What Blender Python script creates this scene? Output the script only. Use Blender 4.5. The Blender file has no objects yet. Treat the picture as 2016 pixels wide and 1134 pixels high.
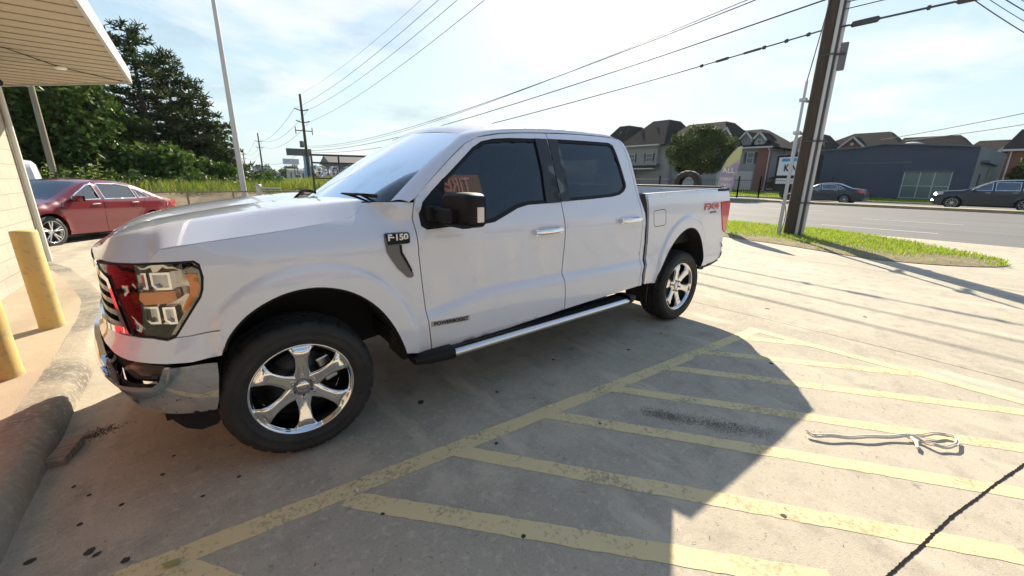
import bpy, bmesh, math, random
import numpy as np
from mathutils import Vector, Matrix
from mathutils.geometry import delaunay_2d_cdt
R_=math.radians
scene=bpy.context.scene
# ---------------------------------------------------------------- camera
CAMP=(-0.30539,-3.15068,1.48958); YAW,PITCH,ROLL=0.9107,-0.2672,0.01266; FPX=785.56
d=Vector((math.cos(YAW)*math.cos(PITCH),math.sin(YAW)*math.cos(PITCH),math.sin(PITCH)))
r0=d.cross(Vector((0,0,1))).normalized(); u0=r0.cross(d)
c_,s_=math.cos(ROLL),math.sin(ROLL)
rr=c_*r0+s_*u0; uu=-s_*r0+c_*u0
cam=bpy.data.cameras.new('camera'); co=bpy.data.objects.new('camera',cam); scene.collection.objects.link(co)
M=Matrix((rr,uu,-d)).transposed().to_4x4(); M.translation=CAMP; co.matrix_world=M
cam.sensor_width=36; cam.lens=FPX/2016*36; cam.clip_start=.05; cam.clip_end=3000
scene.camera=co
# ---------------------------------------------------------------- sky and sun
SUN_AZ,SUN_EL=42.3,31.2      # azimuth counted from +x towards +y
w=bpy.data.worlds.new('World'); scene.world=w; w.use_nodes=True
nt=w.node_tree; N=nt.nodes; L=nt.links; N.clear()
out=N.new('ShaderNodeOutputWorld'); bg=N.new('ShaderNodeBackground'); sky=N.new('ShaderNodeTexSky')
sky.sky_type='NISHITA'; sky.sun_disc=False; sky.sun_elevation=R_(SUN_EL); sky.sun_rotation=R_(90-SUN_AZ)
sky.air_density=1.25; sky.dust_density=1.0; sky.ozone_density=3.0; sky.altitude=50
bg.inputs[1].default_value=0.108
tc=N.new('ShaderNodeTexCoord'); sep=N.new('ShaderNodeSeparateXYZ'); L.new(tc.outputs['Generated'],sep.inputs[0])
# clouds: noise on the sky dome seen as a plane overhead
mz=N.new('ShaderNodeMath'); mz.operation='ADD'; mz.inputs[1].default_value=.16; L.new(sep.outputs[2],mz.inputs[0])
mm=N.new('ShaderNodeMath'); mm.operation='MAXIMUM'; mm.inputs[1].default_value=.02; L.new(mz.outputs[0],mm.inputs[0])
dv=N.new('ShaderNodeVectorMath'); dv.operation='DIVIDE'; L.new(tc.outputs['Generated'],dv.inputs[0])
cb=N.new('ShaderNodeCombineXYZ')
for i in range(3): L.new(mm.outputs[0],cb.inputs[i])
L.new(cb.outputs[0],dv.inputs[1])
mp=N.new('ShaderNodeMapping'); mp.inputs['Scale'].default_value=(1,1,.25); mp.inputs['Location'].default_value=(3.1,1.7,0); L.new(dv.outputs[0],mp.inputs[0])
n1=N.new('ShaderNodeTexNoise'); n1.inputs['Scale'].default_value=1.5; n1.inputs['Detail'].default_value=7; n1.inputs['Roughness'].default_value=.58; n1.inputs['Distortion'].default_value=.25
L.new(mp.outputs[0],n1.inputs[0])
cr=N.new('ShaderNodeValToRGB'); cr.color_ramp.elements[0].position=.50; cr.color_ramp.elements[1].position=.70; L.new(n1.outputs[0],cr.inputs[0])
cm=N.new('ShaderNodeMath'); cm.operation='MULTIPLY'; cm.inputs[1].default_value=.62; L.new(cr.outputs[0],cm.inputs[0])
fe=N.new('ShaderNodeMapRange'); fe.inputs[1].default_value=.30; fe.inputs[2].default_value=.62; fe.inputs[3].default_value=1; fe.inputs[4].default_value=.08; L.new(sep.outputs[2],fe.inputs[0])
cm2=N.new('ShaderNodeMath'); cm2.operation='MULTIPLY'; L.new(cm.outputs[0],cm2.inputs[0]); L.new(fe.outputs[0],cm2.inputs[1])
mx=N.new('ShaderNodeMixRGB'); mx.inputs[2].default_value=(10.5,10.3,10.2,1)
L.new(cm2.outputs[0],mx.inputs[0])
n2=N.new('ShaderNodeTexNoise'); n2.inputs['Scale'].default_value=1.1; n2.inputs['Detail'].default_value=6; n2.inputs['Roughness'].default_value=.55
mp2=N.new('ShaderNodeMapping'); mp2.inputs['Scale'].default_value=(1,1,.3); mp2.inputs['Location'].default_value=(-1.3,.4,2); mp2.inputs['Rotation'].default_value=(0,0,.6); L.new(dv.outputs[0],mp2.inputs[0]); L.new(mp2.outputs[0],n2.inputs[0])
g2_=N.new('ShaderNodeMapRange'); g2_.inputs[1].default_value=.56; g2_.inputs[2].default_value=.70; g2_.inputs[3].default_value=1; g2_.inputs[4].default_value=.42; L.new(n2.outputs[0],g2_.inputs[0])
hs=N.new('ShaderNodeHueSaturation'); L.new(g2_.outputs[0],hs.inputs['Value']); hs.inputs['Saturation'].default_value=1.0; L.new(sky.outputs[0],hs.inputs['Color'])
hm=N.new('ShaderNodeMapRange'); hm.inputs[1].default_value=.0; hm.inputs[2].default_value=.42; hm.inputs[3].default_value=.85; hm.inputs[4].default_value=.10; L.new(sep.outputs[2],hm.inputs[0])
hx=N.new('ShaderNodeMixRGB'); hx.inputs[2].default_value=(6.0,7.5,7.9,1); L.new(hm.outputs[0],hx.inputs[0]); L.new(hs.outputs[0],hx.inputs[1]); L.new(hx.outputs[0],mx.inputs[1]); hs=mx     # milky band of humid air low down, thin cloud over it
bw_=N.new('ShaderNodeRGBToBW'); L.new(hs.outputs[0],bw_.inputs[0])      # softer glow round the sun, as thin high cloud gives
k1=N.new('ShaderNodeMath'); k1.operation='MULTIPLY_ADD'; k1.inputs[1].default_value=.11; k1.inputs[2].default_value=1; L.new(bw_.outputs[0],k1.inputs[0])
k2=N.new('ShaderNodeVectorMath'); k2.operation='DIVIDE'; L.new(hs.outputs[0],k2.inputs[0]); kc=N.new('ShaderNodeCombineXYZ')
for i in range(3): L.new(k1.outputs[0],kc.inputs[i])
L.new(kc.outputs[0],k2.inputs[1]); L.new(k2.outputs[0],bg.inputs[0]); L.new(bg.outputs[0],out.inputs[0])
sl=bpy.data.lights.new('sun','SUN'); sl.energy=5.0; sl.angle=R_(.5); sl.color=(1,.87,.69)
so=bpy.data.objects.new('sun',sl); scene.collection.objects.link(so)
sd=Vector((math.cos(R_(SUN_AZ))*math.cos(R_(SUN_EL)),math.sin(R_(SUN_AZ))*math.cos(R_(SUN_EL)),math.sin(R_(SUN_EL))))
so.rotation_euler=sd.to_track_quat('Z','Y').to_euler(); so.location=sd*30
vs=scene.view_settings; vs.view_transform='Standard'; vs.look='None'; vs.exposure=1.10; vs.gamma=1; vs.use_curve_mapping=False
# ---------------------------------------------------------------- helpers
rnd=random.Random(7)
class G:
    def __init__(s): s.v=[]; s.f=[]; s.m=[]; s.sm=[]
    def add(s,v,f,m=0,sm=True):
        o=len(s.v); s.v+= [tuple(p) for p in v]; s.f+=[tuple(i+o for i in q) for q in f]; s.m+=[m]*len(f); s.sm+=[sm]*len(f); return s
    def box(s,c,d,rot=None,m=0):
        x,y,z=d[0]/2,d[1]/2,d[2]/2
        v=[Vector((a,b,e)) for a in(-x,x) for b in(-y,y) for e in(-z,z)]
        if rot is not None: v=[rot@p for p in v]
        v=[p+Vector(c) for p in v]
        return s.add(v,[(0,1,3,2),(4,6,7,5),(0,4,5,1),(2,3,7,6),(0,2,6,4),(1,5,7,3)],m,False)
    def bx(s,a,b,m=0): return s.box([(a[i]+b[i])/2 for i in range(3)],[abs(b[i]-a[i]) for i in range(3)],None,m)
    def tube(s,pts,r,n=8,m=0,cap=True):
        P=[Vector(p) for p in pts]; rs=r if isinstance(r,(list,tuple)) else [r]*len(P)
        V=[];F=[]; up=Vector((0,0,1)); prev=None
        for i,p in enumerate(P):
            t=(P[min(i+1,len(P)-1)]-P[max(i-1,0)]).normalized()
            a=prev if prev is not None else (Vector((1,0,0)) if abs(t.z)>.9 else up)
            a=(a-t*a.dot(t)).normalized(); prev=a; b=t.cross(a)
            for k in range(n):
                an=2*math.pi*k/n; V.append(p+(a*math.cos(an)+b*math.sin(an))*rs[i])
        for i in range(len(P)-1):
            for k in range(n):
                F.append((i*n+k,i*n+(k+1)%n,(i+1)*n+(k+1)%n,(i+1)*n+k))
        s.add(V,F,m,True)
        if cap:
            s.add(V[:n],[tuple(range(n))[::-1]],m,False); s.add(V[-n:],[tuple(range(n))],m,False)
        return s
    def grid(s,fn,nu,nv,m=0,sm=True,flip=False):
        V=[fn(i/nu,j/nv) for i in range(nu+1) for j in range(nv+1)]
        F=[]
        for i in range(nu):
            for j in range(nv):
                a=i*(nv+1)+j; q=(a,a+nv+1,a+nv+2,a+1); F.append(q[::-1] if flip else q)
        return s.add(V,F,m,sm)
    def prism(s,poly,fn,m=0):     # poly 2D, fn(p,side)->3D, side 0/1
        n=len(poly); a=[fn(p,0) for p in poly]; b=[fn(p,1) for p in poly]
        s.add(a+b,[tuple(range(n))[::-1],tuple(range(n,2*n))]+[(i,(i+1)%n,n+(i+1)%n,n+i) for i in range(n)],m,False); return s
    def lathe(s,prof,n=48,axis='y',c=(0,0,0),m=0,wob=None,sm=True,closed=False):
        V=[];F=[]; k=len(prof)
        for i in range(n):
            a=2*math.pi*i/n
            for j,(r,h) in enumerate(prof):
                if wob: r=wob(i,j,r)
                if axis=='y': V.append((c[0]+r*math.cos(a),c[1]+h,c[2]+r*math.sin(a)))
                else: V.append((c[0]+r*math.cos(a),c[1]+r*math.sin(a),c[2]+h))
        for i in range(n):
            for j in range(k-1): F.append((i*k+j,i*k+j+1,((i+1)%n)*k+j+1,((i+1)%n)*k+j))
        return s.add(V,F,m,sm)
    def mirror(s):
        g=G(); g.v=[(x,-y,z) for x,y,z in s.v]; g.f=[q[::-1] for q in s.f]; g.m=list(s.m); g.sm=list(s.sm); return g
    def xf(s,M):
        s.v=[tuple(M@Vector(p)) for p in s.v]; return s
    def join(s,o): return s.add(o.v,o.f,0,True) if False else s._j(o)
    def _j(s,o):
        k=len(s.v); s.v+=o.v; s.f+=[tuple(i+k for i in q) for q in o.f]; s.m+=o.m; s.sm+=o.sm; return s
def mk(name,g,mats,parent=None,base=False,bevel=0,loc=None,weld=False):
    me=bpy.data.meshes.new(name)
    v=g.v; o=bpy.data.objects.new(name,me)
    if base:
        xs=[p[0] for p in v]; ys=[p[1] for p in v]; zs=[p[2] for p in v]
        c=((min(xs)+max(xs))/2,(min(ys)+max(ys))/2,min(zs)); v=[(p[0]-c[0],p[1]-c[1],p[2]-c[2]) for p in v]; o.location=c
    if loc: o.location=loc
    me.from_pydata(v,[],g.f); 
    me.polygons.foreach_set('use_smooth',g.sm); me.polygons.foreach_set('material_index',g.m)
    for mt in (mats if isinstance(mats,(list,tuple)) else [mats]): me.materials.append(mt)
    me.update()
    scene.collection.objects.link(o)
    if parent: o.parent=parent
    if bevel:
        b=o.modifiers.new('bevel','BEVEL'); b.width=bevel; b.segments=2; b.limit_method='ANGLE'
    return o
def tag(o,label,cat,group=None,kind=None):
    if label: o['label']=label
    if cat: o['category']=cat
    if group: o['group']=group
    if kind: o['kind']=kind
    return o
def thing(name,label,cat,loc=(0,0,0),rz=0,group=None):
    o=bpy.data.objects.new(name,None); scene.collection.objects.link(o); o.location=loc; o.rotation_euler=(0,0,rz)
    o.empty_display_size=.2; return tag(o,label,cat,group)
def struct(name,g,m): return tag(mk(name,g,m),None,None,kind='structure')
def copy_tree(o,parent=None):
    c=o.copy(); scene.collection.objects.link(c); c.parent=parent
    for ch in list(o.children): copy_tree(ch,c)
    return c
def text(name,s,size,M,mat,parent=None,depth=.002,sx=1,bold=0,align='CENTER'):
    cu=bpy.data.curves.new(name,'FONT'); cu.body=s; cu.size=size; cu.extrude=depth; cu.align_x=align; cu.align_y='CENTER'; cu.offset=bold
    t=bpy.data.objects.new(name,cu); scene.collection.objects.link(t)
    bpy.context.view_layer.update()
    me=bpy.data.meshes.new_from_object(t); bpy.data.objects.remove(t)
    me.transform(Matrix.Scale(sx,4,(1,0,0))); me.transform(M); me.name=name
    me.materials.clear(); me.materials.append(mat)
    o=bpy.data.objects.new(name,me); scene.collection.objects.link(o)
    if parent: o.parent=parent
    return o
def basis(o,x,y):   # matrix with local x, y axes and origin
    x=Vector(x).normalized(); y=Vector(y); y=(y-x*y.dot(x)).normalized(); z=x.cross(y)
    M=Matrix((x,y,z)).transposed().to_4x4(); M.translation=o; return M
# ---------------------------------------------------------------- materials
def mat(name,col,rough=.5,metal=0,coat=0,spec=.5,noise=None,bump=None,alpha=None,trans=0,emit=None,cr=.03,ior=None):
    m=bpy.data.materials.new(name); m.use_nodes=True; nt=m.node_tree; b=nt.nodes['Principled BSDF']
    c=(*col,1)
    b.inputs['Base Color'].default_value=c; b.inputs['Roughness'].default_value=rough; b.inputs['Metallic'].default_value=metal
    b.inputs['Coat Weight'].default_value=coat; b.inputs['Coat Roughness'].default_value=cr; b.inputs['Specular IOR Level'].default_value=spec
    if trans: b.inputs['Transmission Weight'].default_value=trans
    if ior: b.inputs['IOR'].default_value=ior
    if alpha is not None: b.inputs['Alpha'].default_value=alpha
    if emit: b.inputs['Emission Color'].default_value=(*emit[0],1); b.inputs['Emission Strength'].default_value=emit[1]
    tcn=nt.nodes.new('ShaderNodeTexCoord')
    last=None
    if noise:   # list of (scale, colour, lo, hi, stretch)
        for (sc,col2,lo,hi,*st) in noise:
            n=nt.nodes.new('ShaderNodeTexNoise'); n.inputs['Scale'].default_value=sc; n.inputs['Detail'].default_value=6; n.inputs['Roughness'].default_value=.6
            if st:
                mpn=nt.nodes.new('ShaderNodeMapping'); mpn.inputs['Scale'].default_value=st[0]; nt.links.new(tcn.outputs['Object'],mpn.inputs[0]); nt.links.new(mpn.outputs[0],n.inputs[0])
            else: nt.links.new(tcn.outputs['Object'],n.inputs[0])
            r=nt.nodes.new('ShaderNodeMapRange'); r.inputs[1].default_value=lo; r.inputs[2].default_value=hi; nt.links.new(n.outputs[0],r.inputs[0])
            x=nt.nodes.new('ShaderNodeMixRGB'); x.inputs[2].default_value=(*col2,1); nt.links.new(r.outputs[0],x.inputs[0])
            if last: nt.links.new(last,x.inputs[1])
            else: x.inputs[1].default_value=c
            last=x.outputs[0]
        nt.links.new(last,b.inputs['Base Color'])
    if bump:    # (scale, strength, distance)
        n=nt.nodes.new('ShaderNodeTexNoise'); n.inputs['Scale'].default_value=bump[0]; n.inputs['Detail'].default_value=5
        nt.links.new(tcn.outputs['Object'],n.inputs[0])
        bp=nt.nodes.new('ShaderNodeBump'); bp.inputs['Strength'].default_value=bump[1]; bp.inputs['Distance'].default_value=bump[2]
        nt.links.new(n.outputs[0],bp.inputs['Height']); nt.links.new(bp.outputs[0],b.inputs['Normal'])
    return m
def clearglass(name,tint,a,rough=.02,ior=1.52):   # thin glass: tinted see-through plus a Fresnel mirror
    m=bpy.data.materials.new(name); m.use_nodes=True; nt=m.node_tree; nt.nodes.clear()
    o=nt.nodes.new('ShaderNodeOutputMaterial'); t=nt.nodes.new('ShaderNodeBsdfTransparent'); t.inputs[0].default_value=(*tint,1)
    dfs=nt.nodes.new('ShaderNodeBsdfDiffuse'); dfs.inputs[0].default_value=(.012,.020,.034,1)
    g=nt.nodes.new('ShaderNodeBsdfGlossy'); g.inputs['Roughness'].default_value=rough; g.inputs[0].default_value=(1,1,1,1)
    f=nt.nodes.new('ShaderNodeFresnel'); f.inputs[0].default_value=ior
    m1=nt.nodes.new('ShaderNodeMixShader'); m1.inputs[0].default_value=a; m2=nt.nodes.new('ShaderNodeMixShader')
    nt.links.new(t.outputs[0],m1.inputs[1]); nt.links.new(dfs.outputs[0],m1.inputs[2])
    nt.links.new(f.outputs[0],m2.inputs[0]); nt.links.new(m1.outputs[0],m2.inputs[1]); nt.links.new(g.outputs[0],m2.inputs[2])
    nt.links.new(m2.outputs[0],o.inputs[0]); return m
PAINT=mat('white_paint',(.67,.70,.79),.30,0,1.0,.5,cr=.015); PAINT.node_tree.nodes['Principled BSDF'].inputs['Coat IOR'].default_value=1.6
CHROME=mat('chrome',(.82,.82,.83),.05,1)
CHROMED=mat('dark_chrome',(.42,.42,.43),.10,1)
ALU=mat('brushed_aluminium',(.75,.76,.77),.28,1)
PLASTIC=mat('black_plastic',(.009,.010,.013),.55,spec=.25,bump=(400,.15,.001))
BLACK=mat('black_void',(.006,.006,.007),.8)
RUBBER=mat('tyre_rubber',(.016,.016,.017),.72,noise=[(9,(.035,.033,.03),.45,.8)],bump=(150,.2,.001))
DGLASS=clearglass('dark_side_glass',(.10,.11,.12),.82,.02,1.62)
WGLASS=clearglass('windshield_glass',(.60,.72,.72),.03,.02,1.13)
LENS=clearglass('lamp_lens',(.93,.93,.93),.0)
AMBER=mat('amber_lens',(1.0,.36,.03),.15,0,1)
REDL=mat('red_lens',(.55,.01,.02),.12,0,1)
REDC=mat('red_reflector',(.6,.02,.03),.2,0,1)
WHITEP=mat('white_letter',(.8,.8,.8),.35)
GREYP=mat('grey_plastic',(.13,.13,.135),.4)
INTER=mat('dark_interior',(.035,.037,.04),.7)
YEL=None

def interp(t,T,V):
    if t<=T[0]: return V[0]
    for i in range(len(T)-1):
        if t<=T[i+1]:
            a=(t-T[i])/(T[i+1]-T[i]); return V[i]+(V[i+1]-V[i])*a
    return V[-1]
def cinterp(t,T,V):
    # smooth monotone-ish cubic (finite-difference Hermite)
    n=len(T)
    if t<=T[0]: return V[0]
    if t>=T[-1]: return V[-1]
    i=0
    while t>T[i+1]: i+=1
    def m(k):
        if k==0: return (V[1]-V[0])/(T[1]-T[0])
        if k==n-1: return (V[-1]-V[-2])/(T[-1]-T[-2])
        a=(V[k]-V[k-1])/(T[k]-T[k-1]); b=(V[k+1]-V[k])/(T[k+1]-T[k])
        if a*b<=0: return 0.0
        return 2*a*b/(a+b)
    h=T[i+1]-T[i]; u=(t-T[i])/h
    return V[i]*(1+2*u)*(1-u)**2+m(i)*h*u*(1-u)**2+V[i+1]*u*u*(3-2*u)+m(i+1)*h*u*u*(u-1)
def sst(a,b,x):
    u=min(1,max(0,(x-a)/(b-a))); return u*u*(3-2*u)
# plan curve of the nose (x, half width), from the flank round to the nose centre
PX=[0,-.12,-.24,-.34,-.44,-.52,-.59,-.65,-.70,-.735,-.765,-.785,-.79]
PW=[1.0,.995,.983,.968,.945,.912,.862,.79,.68,.54,.36,.18,0.]
PS=[0.]
for i in range(1,len(PX)): PS.append(PS[-1]-math.hypot(PX[i]-PX[i-1],PW[i]-PW[i-1]))
RS=PS[::-1]; RX=PX[::-1]; RW=PW[::-1]
def plan(s):
    if s>=0:
        w=1.0-.012*sst(3.9,4.5,s)-.03*max(0,s-4.35)
        return (s,w)
    if s<PS[-1]:
        x,w=plan(2*PS[-1]-s); return (x,-w)
    return (cinterp(s,RS,RX),cinterp(s,RS,RW))
DZ=[.38,.44,.50,.56,.62,.70,.80,.90,1.02,1.12,1.18,1.25,1.33,1.45,1.60,1.72,1.80,1.86,1.92]
DV=[-.080,-.048,-.034,-.029,-.028,-.028,-.028,-.025,-.018,-.010,-.016,-.036,-.068,-.112,-.165,-.210,-.248,-.300,-.40]
FZ=[.38,.44,.50,.60,.78,.95,1.08,1.14,1.19,1.24,1.30,1.36]
FV=[-.05,-.032,-.020,-.016,-.016,-.012,-.012,-.022,-.052,-.10,-.175,-.24]
BZ=[.44,.50,.56,.64,.72,.80,.95,1.1,1.2,1.28,1.34,1.38,1.42]
BV=[-.045,-.024,-.014,-.010,-.012,-.018,-.018,-.014,-.012,-.016,-.024,-.034,-.055]
NZ=[.38,.46,.56,.66,.72,.80,1.0,1.10,1.15,1.20,1.26]
NV=[-.04,.0,.035,.05,.04,.01,-.005,-.010,-.02,-.055,-.13]
A1=(.095,.44,.455,.507); A2=(3.655,.5,.405,.53)
def arch(a,x,z):
    return math.sqrt(((x-a[0])/a[2])**2+((z-a[1])/a[3])**2)
def off(s,z):
    zz=z+(.080*(1-sst(.70,1.20,s)) if s<1.2 else 0)*(1-sst(.85,1.0,z))
    d=cinterp(z,DZ,DV)
    c=min(1,max(0,(.778-zz)/.058))                 # rocker crease: sharp on top, soft below
    d+=.034*(c if c<.75 else .75+.25*(1-((1-c)/.25)**2)*1.0 if c<1 else 1.0)
    if s<1.0:
        f=cinterp(z,FZ,FV); k=sst(.55,.80,s)
        k2=k if z<1.2 else max(k, sst(1.2,1.32,z)*sst(.45,.6,s))
        d=f*(1-k2)+d*k2
    if s>2.8:
        b=cinterp(z,BZ,BV); k=sst(2.90,2.93,s)*(1-sst(1.42,1.46,z)) if z>.9 else sst(2.93,3.12,s)
        d=d*(1-k)+b*k
    if s<-.15:
        n=cinterp(z,NZ,NV); k=1-sst(-.75,-.20,s)
        d=d*(1-k)+n*k
    if -.6<s<1.0:
        q=arch(A1,s,z); e=min(1,max(0,(1.255-q)/.040))
        d+=.022*e*(1-sst(.95,1.1,z))*(sst(-.36,-.30,s))
    if s>3.0:
        q=arch(A2,s,z); e=min(1,max(0,(1.240-q)/.042))
        d+=.022*e
    return d
def normal(s):
    x0,w0=plan(s-.01); x1,w1=plan(s+.01)
    tx,tw=x1-x0,w1-w0; l=math.hypot(tx,tw) or 1
    return (-tw/l,tx/l)   # outward (x,w)
def S(s,z,extra=0.):
    x,w=plan(s); nx,nw=normal(s); o=off(s,z)+extra
    return (x+nx*o,-(w+nw*o),z)
# ---------------------------------------------------------------- panels cut from a curved surface
def resamp(P,h,closed=True):
    out=[];n=len(P)
    for i in range(n if closed else n-1):
        a=P[i];b=P[(i+1)%n]; l=math.hypot(b[0]-a[0],b[1]-a[1]); k=max(1,int(math.ceil(l/h)))
        for j in range(k): out.append((a[0]+(b[0]-a[0])*j/k,a[1]+(b[1]-a[1])*j/k))
    if not closed: out.append(P[-1])
    return out
def area(P): return sum(P[i][0]*P[(i+1)%len(P)][1]-P[(i+1)%len(P)][0]*P[i][1] for i in range(len(P)))/2
def ccw(P): return P if area(P)>0 else P[::-1]
def inset(P,dd):     # P ccw; positive dd shrinks
    n=len(P);o=[]
    for i in range(n):
        a=P[i-1];b=P[i];c=P[(i+1)%n]
        def nn(p,q):
            l=math.hypot(q[0]-p[0],q[1]-p[1]) or 1; return (-(q[1]-p[1])/l,(q[0]-p[0])/l)
        u=nn(a,b);v=nn(b,c); k=1+u[0]*v[0]+u[1]*v[1]; k=max(k,.5)
        o.append((b[0]+dd*(u[0]+v[0])/k,b[1]+dd*(u[1]+v[1])/k))
    return o
def chaik(P,n=2,closed=True):
    for _ in range(n):
        o=[]
        m=len(P)
        if not closed: o.append(P[0])
        for i in range(m if closed else m-1):
            a=P[i];b=P[(i+1)%m]
            o.append((a[0]*.75+b[0]*.25,a[1]*.75+b[1]*.25)); o.append((a[0]*.25+b[0]*.75,a[1]*.25+b[1]*.75))
        if not closed: o.append(P[-1])
        P=o
    return P
def inpoly(P,x,y):
    P=np.asarray(P); x=np.asarray(x)[:,None]; y=np.asarray(y)[:,None]
    x1,y1=P[:,0][None],P[:,1][None]; x2,y2=np.roll(P[:,0],-1)[None],np.roll(P[:,1],-1)[None]
    c=((y1>y)!=(y2>y)); 
    with np.errstate(divide='ignore',invalid='ignore'): t=(x2-x1)*(y-y1)/(y2-y1)+x1
    return (np.sum(c&(x<t),axis=1)%2)==1
def dist(P,x,y):
    P=np.asarray(P);Q=np.roll(P,-1,0); X=np.stack([x,y],1)[:,None]; A=P[None];B=Q[None]; AB=B-A
    t=np.clip(((X-A)*AB).sum(-1)/np.maximum((AB**2).sum(-1),1e-12),0,1); D=X-(A+AB*t[...,None]); return np.sqrt((D**2).sum(-1)).min(1)
FEAT=[]
def panel(outer,holes=(),h=.03,thick=.02,gap=0.,extra=0.,surf=None,g=None,m=0,rim_holes=True,roll=.004):
    surf=surf or S; g=g or G()
    outer=ccw(outer)
    if gap: outer=inset(outer,gap)
    O=resamp(outer,h); loops=[O]+[resamp(ccw(q),h) for q in holes]
    xs=[p[0] for p in O]; ys=[p[1] for p in O]
    gx,gy=np.meshgrid(np.arange(min(xs)+h/2,max(xs),h),np.arange(min(ys)+h/2,max(ys),h)); gx=gx.ravel();gy=gy.ravel()
    k=inpoly(O,gx,gy)
    for q in loops[1:]: k&=~inpoly(q,gx,gy)
    gx=gx[k];gy=gy[k]
    for q in loops:
        if len(gx):
            k=dist(q,gx,gy)>h*.45; gx=gx[k];gy=gy[k]
    if surf is S and h<=.031 and FEAT:
        fx=np.array([p[0] for p in FEAT]); fy=np.array([p[1] for p in FEAT]); k=inpoly(O,fx,fy)
        for q in loops[1:]: k&=~inpoly(q,fx,fy)
        fx=fx[k];fy=fy[k]
        if len(fx):
            for q in loops:
                k=dist(q,fx,fy)>.006; fx=fx[k];fy=fy[k]
        if len(fx) and len(gx):
            F2=np.stack([fx,fy],1); k=np.array([((F2-np.array([a,b]))**2).sum(1).min()>.009**2 for a,b in zip(gx,gy)]); gx=np.concatenate([gx[k],fx]);gy=np.concatenate([gy[k],fy])
    V=[];E=[]
    for q in loops:
        o=len(V); V+=q; E+=[(o+i,o+(i+1)%len(q)) for i in range(len(q))]
    nb=len(V); V+=list(zip(gx.tolist(),gy.tolist()))
    r=delaunay_2d_cdt([Vector(p) for p in V],E,[],0,1e-6)
    W=[tuple(p) for p in r[0]]; T=r[2]
    ce=np.array([(sum(W[i][0] for i in t)/3,sum(W[i][1] for i in t)/3) for t in T])
    k=inpoly(O,ce[:,0],ce[:,1])
    for q in loops[1:]: k&=~inpoly(q,ce[:,0],ce[:,1])
    T=[t for t,a in zip(T,k) if a]
    used=sorted({i for t in T for i in t}); mp={a:b for b,a in enumerate(used)}
    g.add([surf(W[i][0],W[i][1],extra) for i in used],[tuple(mp[i] for i in t) for t in T],m,True)
    if thick:
        for qi,q in enumerate(loops):
            if qi and not rim_holes: continue
            n=len(q); a=[surf(p[0],p[1],extra) for p in q]; b=[surf(p[0],p[1],extra-thick) for p in q]
            F=[(i,n+i,n+(i+1)%n,(i+1)%n) for i in range(n)]
            if qi: F=[f[::-1] for f in F]
            g.add(a+b,F,m,False)
    return g
def both(name,g,mats,parent,far=True,**k):
    a=mk(name,g,mats,parent,**k)
    if far: mk(name,g.mirror(),mats,parent,**k)
    return a
# ---------------------------------------------------------------- ground, lot, road
def gz(x,y):
    a=-.30*sst(9,17,y)*(1-sst(3,9,x))
    b=(.95*sst(17.5,23,y))*(1-sst(9,14,x))
    c=min(.9,max(0,.022*(x-43)))
    return a+b+c
CONC=mat('lot_concrete',(.45,.405,.325),.88,spec=.3,noise=[(.30,(.37,.34,.27),.44,.62),(1.6,(.49,.44,.34),.50,.68),(5.5,(.32,.295,.24),.50,.68),(22,(.49,.445,.36),.52,.70),(55,(.25,.23,.19),.56,.74),(2.6,(.52,.47,.37),.56,.66,(1,.30,1)),(120,(.60,.55,.46),.58,.72),(9,(.20,.18,.15),.64,.74)],bump=(160,.55,.003))
WALK=mat('walk_concrete',(.42,.34,.24),.9,noise=[(.8,(.33,.27,.20),.45,.7),(14,(.36,.29,.21),.5,.8),(90,(.25,.21,.17),.6,.8)],bump=(90,.4,.004))
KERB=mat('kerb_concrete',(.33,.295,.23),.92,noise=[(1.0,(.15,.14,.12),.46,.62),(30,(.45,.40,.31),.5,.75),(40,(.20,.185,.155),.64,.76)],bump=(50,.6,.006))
ASPH=mat('road_asphalt',(.105,.108,.11),.85,noise=[(.5,(.145,.147,.147),.40,.62,(1.1,.03,1)),(1.4,(.075,.078,.082),.48,.68,(1.2,.02,1)),(60,(.25,.25,.24),.55,.8)],bump=(80,.2,.003))
SOIL=mat('soil_and_turf',(.10,.125,.035),.95,noise=[(.6,(.16,.13,.07),.45,.65),(5,(.06,.09,.02),.5,.7)],bump=(8,.6,.05))
DIRT=mat('bare_dirt',(.20,.15,.09),.95,noise=[(3,(.10,.085,.05),.45,.7),(20,(.28,.22,.14),.5,.8)],bump=(20,.8,.03))
def axis(segs):
    o=[]
    for a,b,st in segs:
        n=max(1,int(round((b-a)/st))); o+=[a+(b-a)*i/n for i in range(n)]
    return o+[segs[-1][1]]
def sheet(name,xs,ys,zf,m):
    g=G(); nx,ny=len(xs),len(ys)
    g.add([(x,y,zf(x,y)) for x in xs for y in ys],[(i*ny+j,(i+1)*ny+j,(i+1)*ny+j+1,i*ny+j+1) for i in range(nx-1) for j in range(ny-1)],0,True); return struct(name,g,m)
sheet('ground',axis([(-1500,-60,360),(-60,15,2.5),(15,50,3.5),(50,110,5),(110,1500,350)]),axis([(-1500,-60,360),(-60,10,7),(10,30,1),(30,90,6),(90,1500,350)]),lambda x,y:gz(x,y)-.035,SOIL)
sheet('parking_lot',axis([(-30,-4,4),(-4,12,1),(12,15.6,1.2)]),axis([(-30,8,4),(8,17.6,.6)]),lambda x,y:gz(x,y),CONC)
sheet('road',[15.6,20,25,30,34.4],axis([(-250,250,50)]),lambda x,y:-.008,ASPH)
sheet('far_road',[35.8,39,43],axis([(-250,250,50)]),lambda x,y:-.008,ASPH)
MEDC=mat('median_concrete',(.40,.35,.26),.9,noise=[(2,(.30,.26,.19),.45,.7),(20,(.24,.20,.14),.5,.8)])
YK=mat('kerb_paint_faded',(.38,.30,.14),.85,noise=[(3,(.26,.22,.14),.4,.65)])
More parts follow.
